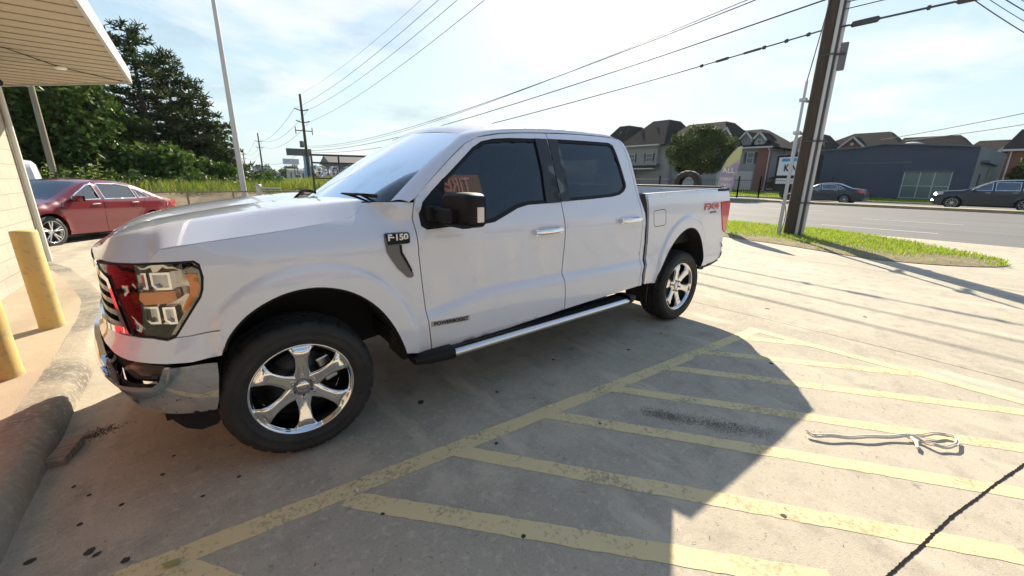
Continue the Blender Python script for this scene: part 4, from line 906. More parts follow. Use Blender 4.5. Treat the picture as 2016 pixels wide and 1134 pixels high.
# bollards
YB=mat('bollard_paint',(.60,.43,.15),.65,noise=[(3,(.52,.39,.17),.4,.7),(18,(.40,.31,.17),.55,.68),(5,(.30,.22,.13),.64,.72)],bump=(30,.3,.004))
for i,(x,y,h) in enumerate(((-1.53,2.13,.87),(-1.53,.94,.87),)):
    g=G(); g.lathe([(.090,-.02),(.086,.0),(.083,.05),(.083,h),(.078,h+.010),(.001,h+.014)],40,'z'); 
    tag(mk('bollard',g,YB,loc=(x,y,.131*(1-.97*sst(1.9,4.3,y)))),['yellow steel bollard nearer the red sedan','yellow steel bollard cut off by the left edge of the picture'][i],'bollard','yellow bollards on the raised walk')
# timber offcuts by the kerb
WD=mat('weathered_wood',(.33,.29,.235),.9,noise=[(6,(.12,.10,.08),.4,.7,(1,8,1)),(30,(.27,.23,.18),.5,.7,(1,10,1))],bump=(40,.8,.006))
g=G(); g.box((0,0,.022),(.085,.20,.044),Matrix.Rotation(R_(-14),3,'Z')@Matrix.Rotation(R_(4),3,'X')); tag(mk('wood_offcut',g,WD,loc=(-1.085,-.20,.002),bevel=.004),'short grey broken plank lying against the kerb','wood')
g=G(); g.box((0,0,.012),(.14,.035,.022),Matrix.Rotation(R_(14),3,'Z')); tag(mk('wood_offcut',g,WD,loc=(-1.06,-.055,.003),bevel=.003),'thin splinter of wood just beyond the broken plank','wood')
g=G()
for i in range(420):
    x,y=-.98+rnd.gauss(0,.055),-.02+rnd.gauss(0,.035); s=rnd.uniform(.001,.0035); g.box((x,y,s*.4),(s*2,s,s*.6),Matrix.Rotation(rnd.uniform(0,3),3,'Z'))
tag(mk('wood_crumbs',g,CRUMB),'dark crumbs of rotten wood and soil beside the plank','dirt',None,'stuff')
# leaves, caps
LF=mat('dry_leaf',(.30,.30,.12),.7); LB=mat('brown_leaf',(.28,.10,.05),.7)
def leaf(x,y,s,m,label):
    g=G(); a=rnd.uniform(0,3)
    P=[(0,0,.0),(.35,.25,.25),(.9,.30,.15),(1.4,0,.3),(.9,-.3,.1),(.35,-.25,.3)]
    g.add([(s*(px*math.cos(a)-py*math.sin(a)),s*(px*math.sin(a)+py*math.cos(a)),.002+s*pz*.5) for px,py,pz in P],[(0,1,5),(1,2,4,5),(2,3,4)],0,False); tag(mk('leaf',g,m,loc=(x,y,.008)),label,'leaf')
leaf(-.57,-1.38,.05,LF,'pale green leaf on the yellow line in the lower left'); leaf(.10,-1.43,.025,mat('pale_scrap',(.55,.62,.58),.7),'small pale scrap where a stripe meets the long line'); leaf(-.16,-1.72,.014,LB,'small rust brown leaf on grey concrete below the long line')
for k,(x,y) in enumerate(((-.98,.78),(-.99,1.05))): leaf(x,y,.02,LB,['brown leaf in the gutter nearer the shadow','brown leaf in the gutter nearer the front wheel line'][k])
# white strap
ST=mat('white_rope',(.72,.66,.60),.8,bump=(200,.5,.002))
rp=[(2.42,-2.585),(2.41,-2.625),(2.50,-2.70),(2.60,-2.785),(2.72,-2.87),(2.84,-2.95),(2.93,-3.01),(3.03,-3.065),(3.09,-3.11),(3.08,-3.155),(3.00,-3.165),(2.93,-3.145),(2.88,-3.10),(2.87,-3.05),(2.90,-3.00),(2.86,-2.97)]
def smooth3(P,z): 
    P=chaik(P,2,False); return [(x,y,z+.004*math.sin(i*.9)) for i,(x,y) in enumerate(P)]
rt=thing('white_strap','crumpled white strap with a loop lying on sunlit stripes','strap',(2.75,-2.9,.005))
for dx,dy,zz in ((0,0,.010),(.011,-.004,.014),(.004,.009,.022)):
    g=G(); g.tube([(x-2.75+dx*(1+.4*math.sin(i*.35)),y+2.9+dy,z+.002) for i,(x,y,z) in enumerate(smooth3(rp,zz))],.0042,6); mk('strand',g,ST,rt)
g=G(); g.tube([(2.87-2.75,-2.985+2.9,.016),(2.83-2.75,-3.01+2.9,.020),(2.775-2.75,-3.025+2.9,.012)],[.011,.010,.008],8); mk('end',g,ST,rt)
# ---------------------------------------------------------------- poles and wires
WOOD=mat('pole_wood',(.055,.040,.030),.85,noise=[(3,(.06,.042,.03),.42,.62,(3,3,.35)),(18,(.11,.08,.055),.55,.75,(3,3,.2)),(2,(.24,.10,.05),.66,.78,(2,2,.6))],bump=(30,.8,.012))
GALV=mat('galvanised_steel',(.42,.43,.44),.45,.6)
PVC=mat('grey_conduit',(.50,.50,.50),.45)
WIREM=mat('cable_black',(.05,.055,.065),.6)
def wire(g,a,b,sag,r,n=28):
    a=Vector(a);b=Vector(b); g.tube([tuple(a.lerp(b,i/n)-Vector((0,0,4*sag*(i/n)*(1-i/n)))) for i in range(n+1)],r,5,cap=False); return g
PX0,PY0=12.98,1.02
up=thing('utility_pole','thick brown timber pole with pale conduits at the verge','utility pole',(PX0,PY0,0))
g=G(); g.tube([(0,0,0),(0,0,4),(0,0,9),(0,0,14.2)],[.180,.165,.150,.13],20); mk('pole',g,WOOD,up)
rx,ry=.29,-.957      # to the right as seen from the lot
def cd(o,f,r,h,m,nm): 
    g=G(); g.tube([(rx*o-ry*-f*-1 if False else rx*o+f*-.957,ry*o+f*-.29,0),(rx*o*.9+f*-.957,ry*o*.9+f*-.29,h)],r,12); return mk(nm,g,m,up)
cd(.135,.14,.040,9,PVC,'conduit'); cd(.180,.08,.042,8.5,WIREM,'conduit'); cd(.268,.03,.046,9,PVC,'conduit'); cd(.225,-.02,.036,9,WIREM,'conduit')
for h in (.95,2.55,4.6,6.2):
    g=G(); g.lathe([(.215,-.02),(.222,0),(.215,.02)],24,'z',(rx*.08,ry*.08,h)); g.box((rx*.22-.10,ry*.22-.04,h),(.05,.36,.035),Matrix.Rotation(math.atan2(ry,rx)+R_(90),3,'Z')); mk('band',g,WIREM,up)
g=G(); g.box((rx*.36,ry*.36,4.55),(.16,.16,.62),Matrix.Rotation(R_(17),3,'Z')); mk('splice_box',g,GREYP,up,bevel=.02)
g=G(); g.box((0,0,13.3),(2.4,.10,.12)); g.box((0,0,12.4),(1.6,.10,.12)); mk('crossarm',g,WOOD,up)
for k,(x,z) in enumerate(((-1.1,13.36),(1.1,13.36),(-.5,13.36),(0,14.2),(.7,12.46))):
    g=G(); g.lathe([(.001,.18),(.03,.17),(.05,.12),(.03,.09),(.05,.05),(.02,0)],10,'z',(x,0,z)); mk('insulator',g,GREYP,up)
mt=thing('service_riser','slim grey steel riser pipe standing left of the timber pole','riser pipe',(12.53,1.17,0))
g=G(); g.tube([(0,0,0),(0,0,2.6),(0,0,2.65),(0,0,4.0)],[.045,.045,.034,.030],12); mk('pipe',g,GALV,mt)
for h in (.95,2.75,3.55):
    g=G(); g.bx((-.02,-.03,h-.03),(.32,.03,h+.03)); g.bx((-.06,-.08,h-.04),(.04,.08,h+.04)); mk('bracket',g,GALV,mt,bevel=.004)
g=G(); g.tube([(0,-.02,.95),(.10,-.06,.65),(.14,-.04,.35),(.10,0,.02)],.010,6); mk('ground_wire',g,WIREM,mt)
g=G(); g.tube([(0,0,4.0),(.25,-.05,5.4),(.42,-.12,7.0)],.012,6); mk('lead',g,WIREM,mt)
pp=[(13.53,64.45,12.74),(15.47,130.92,12.63),(17.09,196.09,11.7),(18.73,261.2,11.8)]
for i,(x,y,h) in enumerate(pp):
    t=thing('utility_pole',['tall timber line pole with transformer beyond the weeds','second line pole left of the roadside billboards','third line pole just right of the white mast','most distant line pole near the wood'][i],'utility pole',(x,y,0),0,'line poles along the road')
    g=G(); g.tube([(0,0,0),(0,0,h)],[.24,.15],10); mk('pole',g,WOOD,t)
    for z in (h-2.1,h-3.7):
        g=G(); g.tube([(-.9,0,z+.15),(-.3,0,z-.05),(0,0,z),(.3,0,z-.05),(.9,0,z+.15)],.07,6); mk('arm',g,WOOD,t)
    if i==0:
        g=G(); g.box((0,0,h-4.9),(2.2,.12,.12)); g.tube([(-1.1,0,h-5.4),(-1.1,0,h-4.4)],.06,6); g.tube([(1.1,0,h-5.4),(1.1,0,h-4.4)],.06,6); mk('crossarm',g,WOOD,t)
        g=G(); g.lathe([(.001,0),(.28,0),(.28,.85),(.001,.9)],14,'z',(-.5,0,h-7.2)); mk('transformer',g,GREYP,t)
def wthing(name,label,a,b,sag,r,grp,cases=()):
    if not cases: g=G(); wire(g,a,b,sag,r); o=mk(name,g,WIREM,base=True); return tag(o,label,'cable',grp)
    t=thing(name,label,'cable',a,0,grp); A=Vector((0,0,0)); B=Vector(b)-Vector(a); g=G(); wire(g,A,B,sag,r); mk('cable',g,WIREM,t)
    for (y0,y1,rr) in cases:
        P=[]
        for y in (y0,y0+(y1-y0)*.08,y0+(y1-y0)*.92,y1): f=(y-a[1])/(b[1]-a[1]); q=A.lerp(B,f)-Vector((0,0,4*sag*f*(1-f))); P.append(q)
        g=G(); g.tube(P,[r,rr,rr,r],8); mk('splice_case',g,WIREM,t)
    return t
p0=(PX0,PY0); q=pp[0]
wthing('overhead_cable','lowest and thickest overhead cable, lashed, left of the roadside pole',(PX0,PY0,5.25),(q[0],q[1],5.0),1.1,.020,'cables strung along the road',((1.45,1.53,.05),(1.95,2.03,.05),(2.5,2.58,.05),(3.5,3.9,.042),(4.3,4.38,.05),(2.6,3.1,.034)))
wthing('overhead_cable','overhead cable just above the lashed one, left of the roadside pole',(PX0,PY0,5.95),(q[0],q[1],5.15),1.0,.020,'cables strung along the road')
wthing('overhead_cable','third overhead cable up, crossing above the pickup roof',(PX0-.1,PY0,6.55),(q[0],q[1],5.75),1.15,.016,'cables strung along the road')
wthing('overhead_cable','thin overhead cable close beside the third one above the pickup',(PX0+.1,PY0,6.75),(q[0],q[1],5.6),1.3,.012,'cables strung along the road')
hl_=['uppermost of the fine power wires rising to the top edge of the sky','second of the fine power wires rising to the top edge of the sky','third of the fine power wires rising to the top edge of the sky','lowest of the fine power wires rising to the top edge of the sky']
for k,(xo,zp,zq) in enumerate(((0,14.3,12.74),(-.8,13.5,10.75),(.8,13.4,10.7),(.8,12.5,9.1))):
    wthing('power_wire',hl_[k],(PX0+xo*.3,PY0,zp),(q[0]+xo,q[1],zq),1.2,.016 if k else .010,'power wires on the line poles')
for i in range(3):
    a,b=pp[i],pp[i+1]
    for xo,dz in ((-.9,1.95),(.9,1.95),(.9,3.55),(0,7.2)):
        wthing('power_wire','fine wire of the run between the distant line poles',(a[0]+xo,a[1],a[2]-dz),(b[0]+xo,b[1],b[2]-dz),1.6,.022,'wires between distant poles')
wthing('overhead_cable','thick lashed cable running right from the roadside pole',(PX0,PY0,5.22),(12.6,-55,7.5),.75,.024,'cables right of the pole',((.62,.06,.07),(-.72,-.78,.05),(-1.15,-1.9,.07)))
for k,(z,e,s) in enumerate(((5.6,8.2,.9),(5.75,8.6,1.0),(6.1,9.2,.9))): wthing('overhead_cable',['lower thin cable right of the pole above the lashed one','middle thin cable right of the pole','top thin cable right of the pole'][k],(PX0,PY0,z),(12.7,-55,e),s,.012,'cables right of the pole')
for k,(r_,yo) in enumerate(((.012,.25),(.008,.12),(.012,0),(.008,-.10))): wthing('service_drop',['leftmost cable of the bundle slanting down at the top right','second cable of the bundle slanting down at the top right','third cable of the bundle slanting down at the top right','rightmost cable of the bundle slanting down at the top right'][k],(12.3-yo*.1,-.2+yo,6.6),(26,-4.9+yo*1.5,4.75+.2*k),.35,r_,'bundle of service cables')
for k,(a,b) in enumerate((((60,9,6.1),(52,-6,8.1)),((60,7,5.9),(48,-6,6.6)))): wthing('overhead_cable',['faint upper wire over the grey building','faint lower wire over the grey building'][k],a,b,.2,.03,'faint wires on the right')
g=G(); g.tube([(0,0,0),(-.0,0,9.8)],[.13,.075],14); lm=mk('mast',g,mat('mast_paint',(.50,.48,.46),.5),loc=(1.575,20.78,-.2)); tag(lm,'bare slim white metal mast rising out of the top edge','mast')
g=G(); g.tube([(0,0,0),(.08,0,6.9)],[.13,.09],14); tag(mk('timber_post',g,mat('grey_timber',(.27,.23,.17),.85,noise=[(5,(.20,.17,.12),.4,.7,(3,3,.3))]),loc=(-5.28,24.4,-.1)),'grey timber post leaning slightly behind the white van','post')
# ---------------------------------------------------------------- banner, tyres
AZ=math.atan2(2.64+3.15,12.44+.3); ex,ey=math.sin(AZ),-math.cos(AZ)
bn=thing('feather_banner','faded feather flag banner behind the pickup tailgate','banner',(12.30,2.95,0))
fl=[(.16,.62),(.02,.95),(.0,1.3),(.02,1.60),(.08,1.88),(.17,2.12),(.30,2.33),(.42,2.44),(.50,2.47),(.51,2.3),(.50,2.0),(.46,1.7),(.41,1.35),(.35,1.10),(.30,.62)]
FM=[mat('banner_mauve',(.30,.26,.36),.8),mat('banner_yellow',(.50,.50,.24),.8)]
FM[0]=mat('banner_cloth',(.30,.25,.34),.8,noise=[(1.6,(.42,.38,.44),.45,.6)])
def bp3(r,z,t=0): return (r*ex-t*math.cos(AZ)+.02*math.sin(z*4),r*ey-t*math.sin(AZ)+.02*math.sin(z*4),z)
g=G(); lo=[p for p in fl if p[1]<1.95]; 
P=ccw(fl)
g=panel(P,h=.06,thick=0,surf=lambda s,z,e:bp3(s,z,e),extra=0)
g.m=[1 if sum(g.v[i][2] for i in f)/len(f)>1.95+.8*(sum((g.v[i][0]*ex+g.v[i][1]*ey) for i in f)/len(f)-.25) else 0 for f in g.f]
mk('cloth',g,FM,bn)
g=G(); g.tube([bp3(r,z) for r,z in ((.20,0),(.17,.3),(.10,.7),(.0,1.2),(.0,1.5),(.06,1.85),(.16,2.12),(.30,2.34),(.42,2.45),(.5,2.48))],[.014]*4+[.010]*6,8); mk('pole',g,GALV,bn)
for s_,z,sz,r in (('ALL',1.80,.20,.24),('CREDIT',1.56,.105,.21),('TIRES',1.38,.115,.20)): text('lettering',s_,sz,basis(bp3(r,z,.03),(ex,ey,0),(0,0,1)),WHITEP,bn,.002)
def bigtyre(R,w_,n=72):
    g=G(); h=w_/2; pr=[(R*.56,-h*.85),(R*.62,-h),(R*.85,-h*1.05),(R*.96,-h*.9),(R,-h*.65),(R,h*.65),(R*.96,h*.9),(R*.85,h*1.05),(R*.62,h),(R*.56,h*.85)]
    g.lathe(pr,n,'y',wob=lambda i,j,r:(r-.018 if (i+(j>4)*2)%4==0 and 3<=j<=6 else r)); return g
ty=bigtyre(.40,.34); ty.xf(Matrix.Rotation(R_(100),4,'Z')); tag(mk('display_tyre',ty,RUBBER,loc=(11.92,3.70,1.40)),'big black off road tyre standing upright behind the tailgate','tyre')
for k in range(3):
    ty=bigtyre(.42,.32); ty.xf(Matrix.Rotation(R_(90),4,'X')); tag(mk('display_tyre',ty,RUBBER,loc=(11.92,3.70,.17+.33*k)),['bottom tyre of the stack behind the pickup bed','middle tyre of the stack behind the pickup bed','top lying tyre of the stack under the upright one'][k],'tyre','stacked display tyres')
# ---------------------------------------------------------------- fences
FEN=mat('black_iron',(.02,.02,.022),.5)
g_=None
fn=thing('iron_fence','black iron picket fence before the apartments','fence',(38,14,.1))
def fz(y): return 0
FP=[(31.5,24.5),(35.0,19.5),(38.1,13.6),(38.8,12.1),(41.2,7.6)]
L_=[];
for (a,b) in zip(FP[:-1],FP[1:]):
    l=math.dist(a,b); n=int(l/.14)
    g=G()
    for z in (.35,1.50): g.tube([(a[0]-38,a[1]-14,z),(b[0]-38,b[1]-14,z)],.02,4)
    for k in range(n): t=k/n; g.tube([(a[0]+(b[0]-a[0])*t-38,a[1]+(b[1]-a[1])*t-14,.1),(a[0]+(b[0]-a[0])*t-38,a[1]+(b[1]-a[1])*t-14,1.62)],.010,4,cap=False)
    mk('pickets',g,FEN,fn)
    m=max(1,int(l/2.4))
    for k in range(m+1): t=k/m; g=G(); g.bx((a[0]+(b[0]-a[0])*t-38-.05,a[1]+(b[1]-a[1])*t-14-.05,.0),(a[0]+(b[0]-a[0])*t-38+.05,a[1]+(b[1]-a[1])*t-14+.05,1.85)); mk('post',g,FEN,fn)
pr=thing('pipe_fence','low rusty pipe rail fence in front of the weeds','fence',(0,18.7,0))
g=G(); g.tube([(-7,0,.80),(-1,.1,.80),(4.5,0,.78),(11,.1,.85)],.035,8); mk('rail',g,mat('rusty_pipe',(.24,.19,.14),.7,.3),pr)
for x in (-6,-3.2,-.6,1.0,3.1,5.6,8.2,10.6): g=G(); g.tube([(x,.05,-.3),(x,.05,.80)],.035,8); mk('post',g,bpy.data.materials['rusty_pipe'],pr)
g=G(); g.tube([(0,0,-.1),(0,0,1.05)],.10,14); g.lathe([(.12,0),(.12,.10),(.001,.12)],14,'z',(0,0,1.0)); g.tube([(0,0,.95),(.9,0,.93)],.03,8); tag(mk('gate_post',g,GALV,loc=(1.95,18.4,0)),'short grey gate post with stub arm at the rail','post')
# ---------------------------------------------------------------- wheel rack
rk=thing('wheel_rack','black steel rack holding chrome wheels by the weeds','rack',(4.25,18.3,.0))
c1,s1=math.cos(R_(-14)),math.sin(R_(-14))
def RK(x,y,z): return (x*c1-y*s1,x*s1+y*c1,z)
g=G()
for x in (0,1.2,2.4,3.6,4.8):
    for y in (0,.7): g.tube([RK(x,y,0),RK(x,y,2.5)],.035,6)
for z in (.55,.62,1.40,2.12,2.48):
    for y in (0,.7): g.tube([RK(0,y,z),RK(4.8,y,z)],.03,6)
mk('frame',g,FEN,rk)
def loosewheel(x,z,k):
    g=G(); R=.26; g.lathe([(R,-.12),(R+.015,-.13),(R+.015,-.11),(R-.03,-.09),(R-.04,.09),(R,.12)],28,'y')
    for q in range(6):
        a=2*math.pi*q/6+k; g.box((.13*math.cos(a),-.09,.13*math.sin(a)),(.24,.03,.05),Matrix.Rotation(-a,3,'Y'))
    g.lathe([(.001,-.11),(.06,-.11),(.06,-.08)],14,'y')
    p=RK(x,.25,z); g.xf(Matrix.Rotation(R_(25),4,'Z')); return tag(mk('alloy_wheel',g,CHROMED if k%1>.5 else CHROME,loc=(4.25+p[0],18.3+p[1],z)),None,None)
for k,(x,z) in enumerate(((.35,1.72),(.98,1.72),(1.60,1.72),(2.25,1.72),(.75,1.02),(1.40,1.02),(2.05,1.02),(.9,.34),(1.6,.34))):
    o=loosewheel(x,z,k*.37); o['label']=['chrome wheel at the left end of the upper shelf','second chrome wheel from the left on the upper shelf','third chrome wheel on the upper shelf by the windshield','fourth chrome wheel on the upper shelf','chrome wheel at the left of the middle shelf','second chrome wheel on the middle shelf','third chrome wheel on the middle shelf','left chrome wheel on the ground shelf','right chrome wheel on the ground shelf'][k]; o['category']='wheel'; o['group']='chrome wheels on the rack'
# ---------------------------------------------------------------- far left skyline
DK=mat('sign_dark',(.07,.075,.08),.6); LT=mat('sign_pale',(.50,.53,.58),.6); BLU=mat('tower_blue',(.16,.34,.50),.6); GB=mat('far_wall',(.45,.44,.42),.8); FRF=mat('far_roof',(.14,.14,.14),.8)
t=thing('billboard','dark wide billboard on a broad blue pylon','billboard',(21.0,105,0)); g=G(); g.box((-1.1,0,6.85),(4.6,.6,1.55)); mk('board',g,DK,t); g=G(); g.box((1.35,.0,6.85),(.9,.9,1.6)); mk('cap',g,DK,t); g=G(); g.grid(lambda u,v:((-.9+1.8*u)*(1-.35*math.sin(min(1,v*1.3)*math.pi*.5)*.6)+.7,.1,6.1*v),6,8); g.box((.7,.15,3),(1.1,.5,6)); mk('pylon',g,BLU,t)
t=thing('billboard','pale lettered billboard below the dark one','billboard',(20,115,0)); g=G(); g.box((0,0,5.0),(3.6,.3,1.35)); mk('board',g,LT,t); g=G(); g.tube([(1.3,.2,0),(1.3,.2,4.6)],.12,6); g.tube([(.7,.2,0),(.7,.2,4.6)],.12,6); mk('post',g,GREYP,t)
text('lettering','AUTO SALES',.55,basis((0,-.17,5.0),(1,0,0),(0,0,1)),mat('sign_blue',(.05,.08,.35),.6),t) if False else None
t=thing('billboard','small pale roadside sign by the distant line pole','billboard',(17.8,156,0)); g=G(); g.box((0,0,3.6),(4.6,.3,1.5)); mk('board',g,LT,t); g=G(); g.tube([(0,.2,0),(0,.2,3)],.2,6); mk('post',g,GREYP,t)
t=thing('billboard','pale sign on stilts at the edge of the pines','billboard',(7.4,126.5,0)); g=G(); g.box((0,0,4.0),(2.4,.3,1.0)); mk('board',g,LT,t); g=G(); g.tube([(-.6,.2,0),(-.6,.2,3.6)],.12,6); g.tube([(.8,.2,0),(.8,.2,3.6)],.12,6); mk('post',g,GREYP,t)
def simplebldg(name,label,c,dx,dy,h,rh,m=GB,ov=.3):
    t=thing(name,label,'building',(c[0],c[1],0)); g=G(); g.bx((-dx/2,-dy/2,-.5),(dx/2,dy/2,h)); mk('wall',g,m,t)
    g=G(); a=dx/2+ov;b=dy/2+ov
    g.add([(-a,-b,h),(a,-b,h),(a,b,h),(-a,b,h),(-a,0,h+rh),(a,0,h+rh)],[(0,1,5,4),(2,3,4,5),(0,4,3),(1,2,5),(0,3,2,1)],0,False); mk('roof',g,FRF,t)
    for k in range(4): g=G(); g.bx((-dx/2+dx*(k+.3)/4,-dy/2-.04,1),(-dx/2+dx*(k+.7)/4,-dy/2+.02,2.3)); mk('window',g,DK,t)
    return t
simplebldg('roadside_building','dark roofed shed behind the wheel rack',(16.6,54.8),5.6,5,3.0,1.1,mat('shed_wall',(.18,.17,.19),.8))
simplebldg('roadside_building','small pale building left of the blue pylon',(22,122),3.8,4,2.9,.5)
simplebldg('roadside_building','low pale store far down the road',(12.5,160),8,5,2.0,.4)
simplebldg('roadside_building','second low store far down the road',(26,165),9,5,2.6,.5)
# ---------------------------------------------------------------- grey building across the road
GWm=mat('slate_blue_wall',(.055,.074,.112),.75,noise=[(.8,(.046,.062,.096),.4,.7),(14,(.064,.084,.122),.5,.8)])
GS=mat('grey_side_wall',(.15,.17,.18),.75); TRM=mat('slate_trim',(.11,.13,.16),.6); STG=mat('shopfront_glass',(.10,.15,.15),.12)
gb=thing('commercial_building','slate blue commercial building with low arched parapet','building',(50,6.7,.14))
yl,yr=7.6,-6.0-.0     # offsets from 6.7 : left end y=14.3, right end y=.7
g=G(); prf=[(7.6,0),(7.6,4.30),(1.4,4.55),(0,4.78),(-2.0,4.66),(-6.0,4.28),(-6.0,0)]
g.prism(prf,lambda p,s:(0+.3*s,p[0],p[1])); 
g.add([(.3,7.6,4.3),(.3,0,4.6),(.3,-6,4.28),(16,-6.6,4.3),(16,0,4.6),(16,7.6,4.3)],[(0,1,4,5),(1,2,3,4)],0,False); mk('wall',g,GWm,gb)
g=G(); g.add([(.29,-6.01,0),(16,-6.65,0),(16,-6.65,4.45),(.29,-6.01,4.28)],[(0,1,2,3)],0,False); g.add([(16,-6.65,0),(16,7.6,0),(16,7.6,4.3),(16,-6.65,4.3)],[(0,1,2,3)],0,False); g.add([(.3,7.6,0),(16,7.6,0),(16,7.6,4.3),(.3,7.6,4.3)],[(0,3,2,1)],0,False); mk('side_wall',g,GS,gb)
g=G(); pts=prf[1:6]
for a,b in zip(pts[:-1],pts[1:]): g.box((.0,(a[0]+b[0])/2,(a[1]+b[1])/2+.03),(.5,math.dist(a,b)+.02,.12),Matrix.Rotation(math.atan2(b[1]-a[1],b[0]-a[0]) if False else -math.atan2(a[1]-b[1],a[0]-b[0])*-1,3,'X'))
mk('coping',g,TRM,gb)
g=G(); g.bx((-.03,-2.2,3.15),(.0,2.3,3.22)); mk('old_sign_rail',g,TRM,gb)
wn=mk('window',G().bx((-.025,-4.85,.16),(-.004,-1.90,2.32)),STG,gb)
g=G()
for y in (-4.85,-3.85,-2.95,-1.92): g.bx((-.06,y-.035,.12),(-.026,y+.035,2.34))
for z in (.14,1.18): g.bx((-.058,-4.85,z-.03),(-.028,-1.92,z+.03))
mk('frame',g,mat('pale_mullion',(.38,.42,.42),.5),wn)
g=G(); g.bx((-.12,-5.0,2.36),(0,-1.75,2.46)); mk('lintel',g,TRM,gb)
g=G(); g.bx((-.10,5.1,1.2),(0,5.35,1.75)); g.tube([(-.05,5.2,1.7),(-.05,5.2,3.0)],.03,6); mk('meter_box',g,GREYP,gb)
g=G(); g.bx((3.0,-6.22,0),(4.0,-6.1,2.2)); mk('door',g,DK,gb); g=G(); g.bx((7.2,-6.42,0),(8.6,-6.28,2.7)); mk('door',g,mat('side_door_green',(.16,.22,.13),.6),gb)
g=G(); g.bx((2.0,-6.6,3.1),(12,-6.2,3.3)); mk('gutter',g,TRM,gb)
g=G(); g.lathe([(.9,0),(1.0,.15),(.8,.45),(.3,.62),(.001,.66)],14,'z'); g.xf(Matrix.Scale(1.1,4,(0,1,0))); tag(mk('roof_vent',g,mat('vent_metal',(.45,.47,.46),.5),loc=(52.5,5.2,4.55)),'pale domed vent on the slate building roof','vent')
# ---------------------------------------------------------------- houses and apartments
SH=mat('roof_shingle',(.030,.027,.028),.95,spec=.1,noise=[(2,(.022,.020,.022),.4,.7),(12,(.045,.041,.040),.5,.8)]); STU=mat('stucco_grey',(.25,.245,.25),.85,noise=[(1,(.27,.26,.26),.4,.7)]); BRK=mat('brick_red',(.20,.085,.065),.85,noise=[(18,(.14,.06,.05),.4,.7)]); WT=mat('white_trim',(.52,.50,.49),.6); WG=mat('window_glass',(.05,.07,.08),.08); SHT=mat('shutter',(.035,.04,.055),.6)
def hip(g,x0,x1,y0,y1,z,h,rx0,rx1,ry0,ry1,ov=.5,m=0):
    x0-=ov;x1+=ov;y0-=ov;y1+=ov
    g.add([(x0,y0,z),(x1,y0,z),(x1,y1,z),(x0,y1,z),(rx0,ry0,z+h),(rx1,ry0,z+h),(rx1,ry1,z+h),(rx0,ry1,z+h)],[(0,1,5,4),(1,2,6,5),(2,3,7,6),(3,0,4,7),(4,5,6,7),(0,3,2,1)],m,False); return g
def win(parent,x,y,z,w_=1.0,h=1.3,sh=True,root=(0,0,0),fr=WT):
    x,y,z=x-root[0],y-root[1],z-root[2]
    g=G(); g.bx((x-.06,y-w_/2,z),(x-.01,y+w_/2,z+h)); f=mk('window',g,fr,parent)
    g=G(); g.bx((x-.075,y-w_/2+.08,z+.08),(x-.061,y+w_/2-.08,z+h/2-.03)); g.bx((x-.075,y-w_/2+.08,z+h/2+.03),(x-.061,y+w_/2-.08,z+h-.08)); mk('pane',g,WG,f)
    if sh:
        for s in (-1,1): g=G(); g.bx((x-.05,y+s*(w_/2+.20)-.16,z),(x-.005,y+s*(w_/2+.20)+.16,z+h)); mk('shutter',g,SHT,f)
def gable(g,x,y0,y1,z,h,depth,m=0,ov=.3): # gable facing -x
    ym=(y0+y1)/2
    g.add([(x-ov,y0-ov,z-.15),(x-ov,y1+ov,z-.15),(x-ov,ym,z+h),(x+depth,y0-ov,z-.15),(x+depth,y1+ov,z-.15),(x+depth,ym,z+h)],[(0,2,5,3),(1,4,5,2)],m,False); return g
def gface(g,x,y0,y1,z,h,m=0): g.add([(x,y0,z),(x,y1,z),(x,(y0+y1)/2,z+h)],[(0,1,2)],m,False); return g
def barge(g,x,y0,y1,z,h,ov=.3):
    ym=(y0+y1)/2
    for a,b in (((y0-ov,z-.15),(ym,z+h)),((y1+ov,z-.15),(ym,z+h))):
        l=math.dist(a,b); g.box((x-ov-.03,(a[0]+b[0])/2,(a[1]+b[1])/2-.08),(.08,l,.22),Matrix.Rotation(math.atan2(b[1]-a[1],b[0]-a[0]),3,'X'))
    return g
ap=thing('apartment_building','grey stucco apartment block with dark hipped roofs','apartment building',(60,34,.3))
rt_=(60,34,.3)
def AP(g): g.v=[(x-60,y-34,z-.3) for x,y,z in g.v]; return g
g=G(); g.bx((60,34.2,.3),(72,49,7.0)); g.bx((59.2,36.0,3.9),(60,42.4,6.9)); mk('wall',AP(g),STU,ap)
g=G(); g.bx((61,21.0,.3),(72,34.2,6.1)); mk('wall',AP(g),STU,ap)
g=G(); g.bx((59.0,40.4,.3),(60.0,44.5,3.3)); mk('brick_pier',AP(g),BRK,ap); g=G(); g.bx((60.6,20.2,.3),(61.6,21.6,6.0)); mk('brick_pier',AP(g),BRK,ap)
g=G(); hip(g,60,72,43.5,49,6.9,4.2,64,68,45.5,47.6); mk('roof',AP(g),SH,ap)
g=G(); hip(g,59.2,72,35.2,43.0,7.0,4.4,64.5,68,37.8,40.9); mk('roof',AP(g),SH,ap)
g=G(); hip(g,60,72,26,36,6.9,3.4,65,68,28.6,34.5); mk('roof',AP(g),SH,ap)
g=G(); hip(g,61,72,20.2,29,6.0,2.8,65.5,68,23.5,27); mk('roof',AP(g),SH,ap)
g=G(); g.bx((58.3,35.5,6.86),(59.0,45.0,7.06)); g.bx((60.2,19.8,5.86),(60.5,30,6.06)); g.bx((58.0,35.8,3.25),(58.6,45,3.42)); mk('eaves_trim',AP(g),WT,ap)
g=G(); g.add([(58.1,35.6,3.4),(58.1,45,3.4),(59.6,45,4.1),(59.6,35.6,4.1)],[(0,3,2,1)],0,False); mk('porch_roof',AP(g),SH,ap)
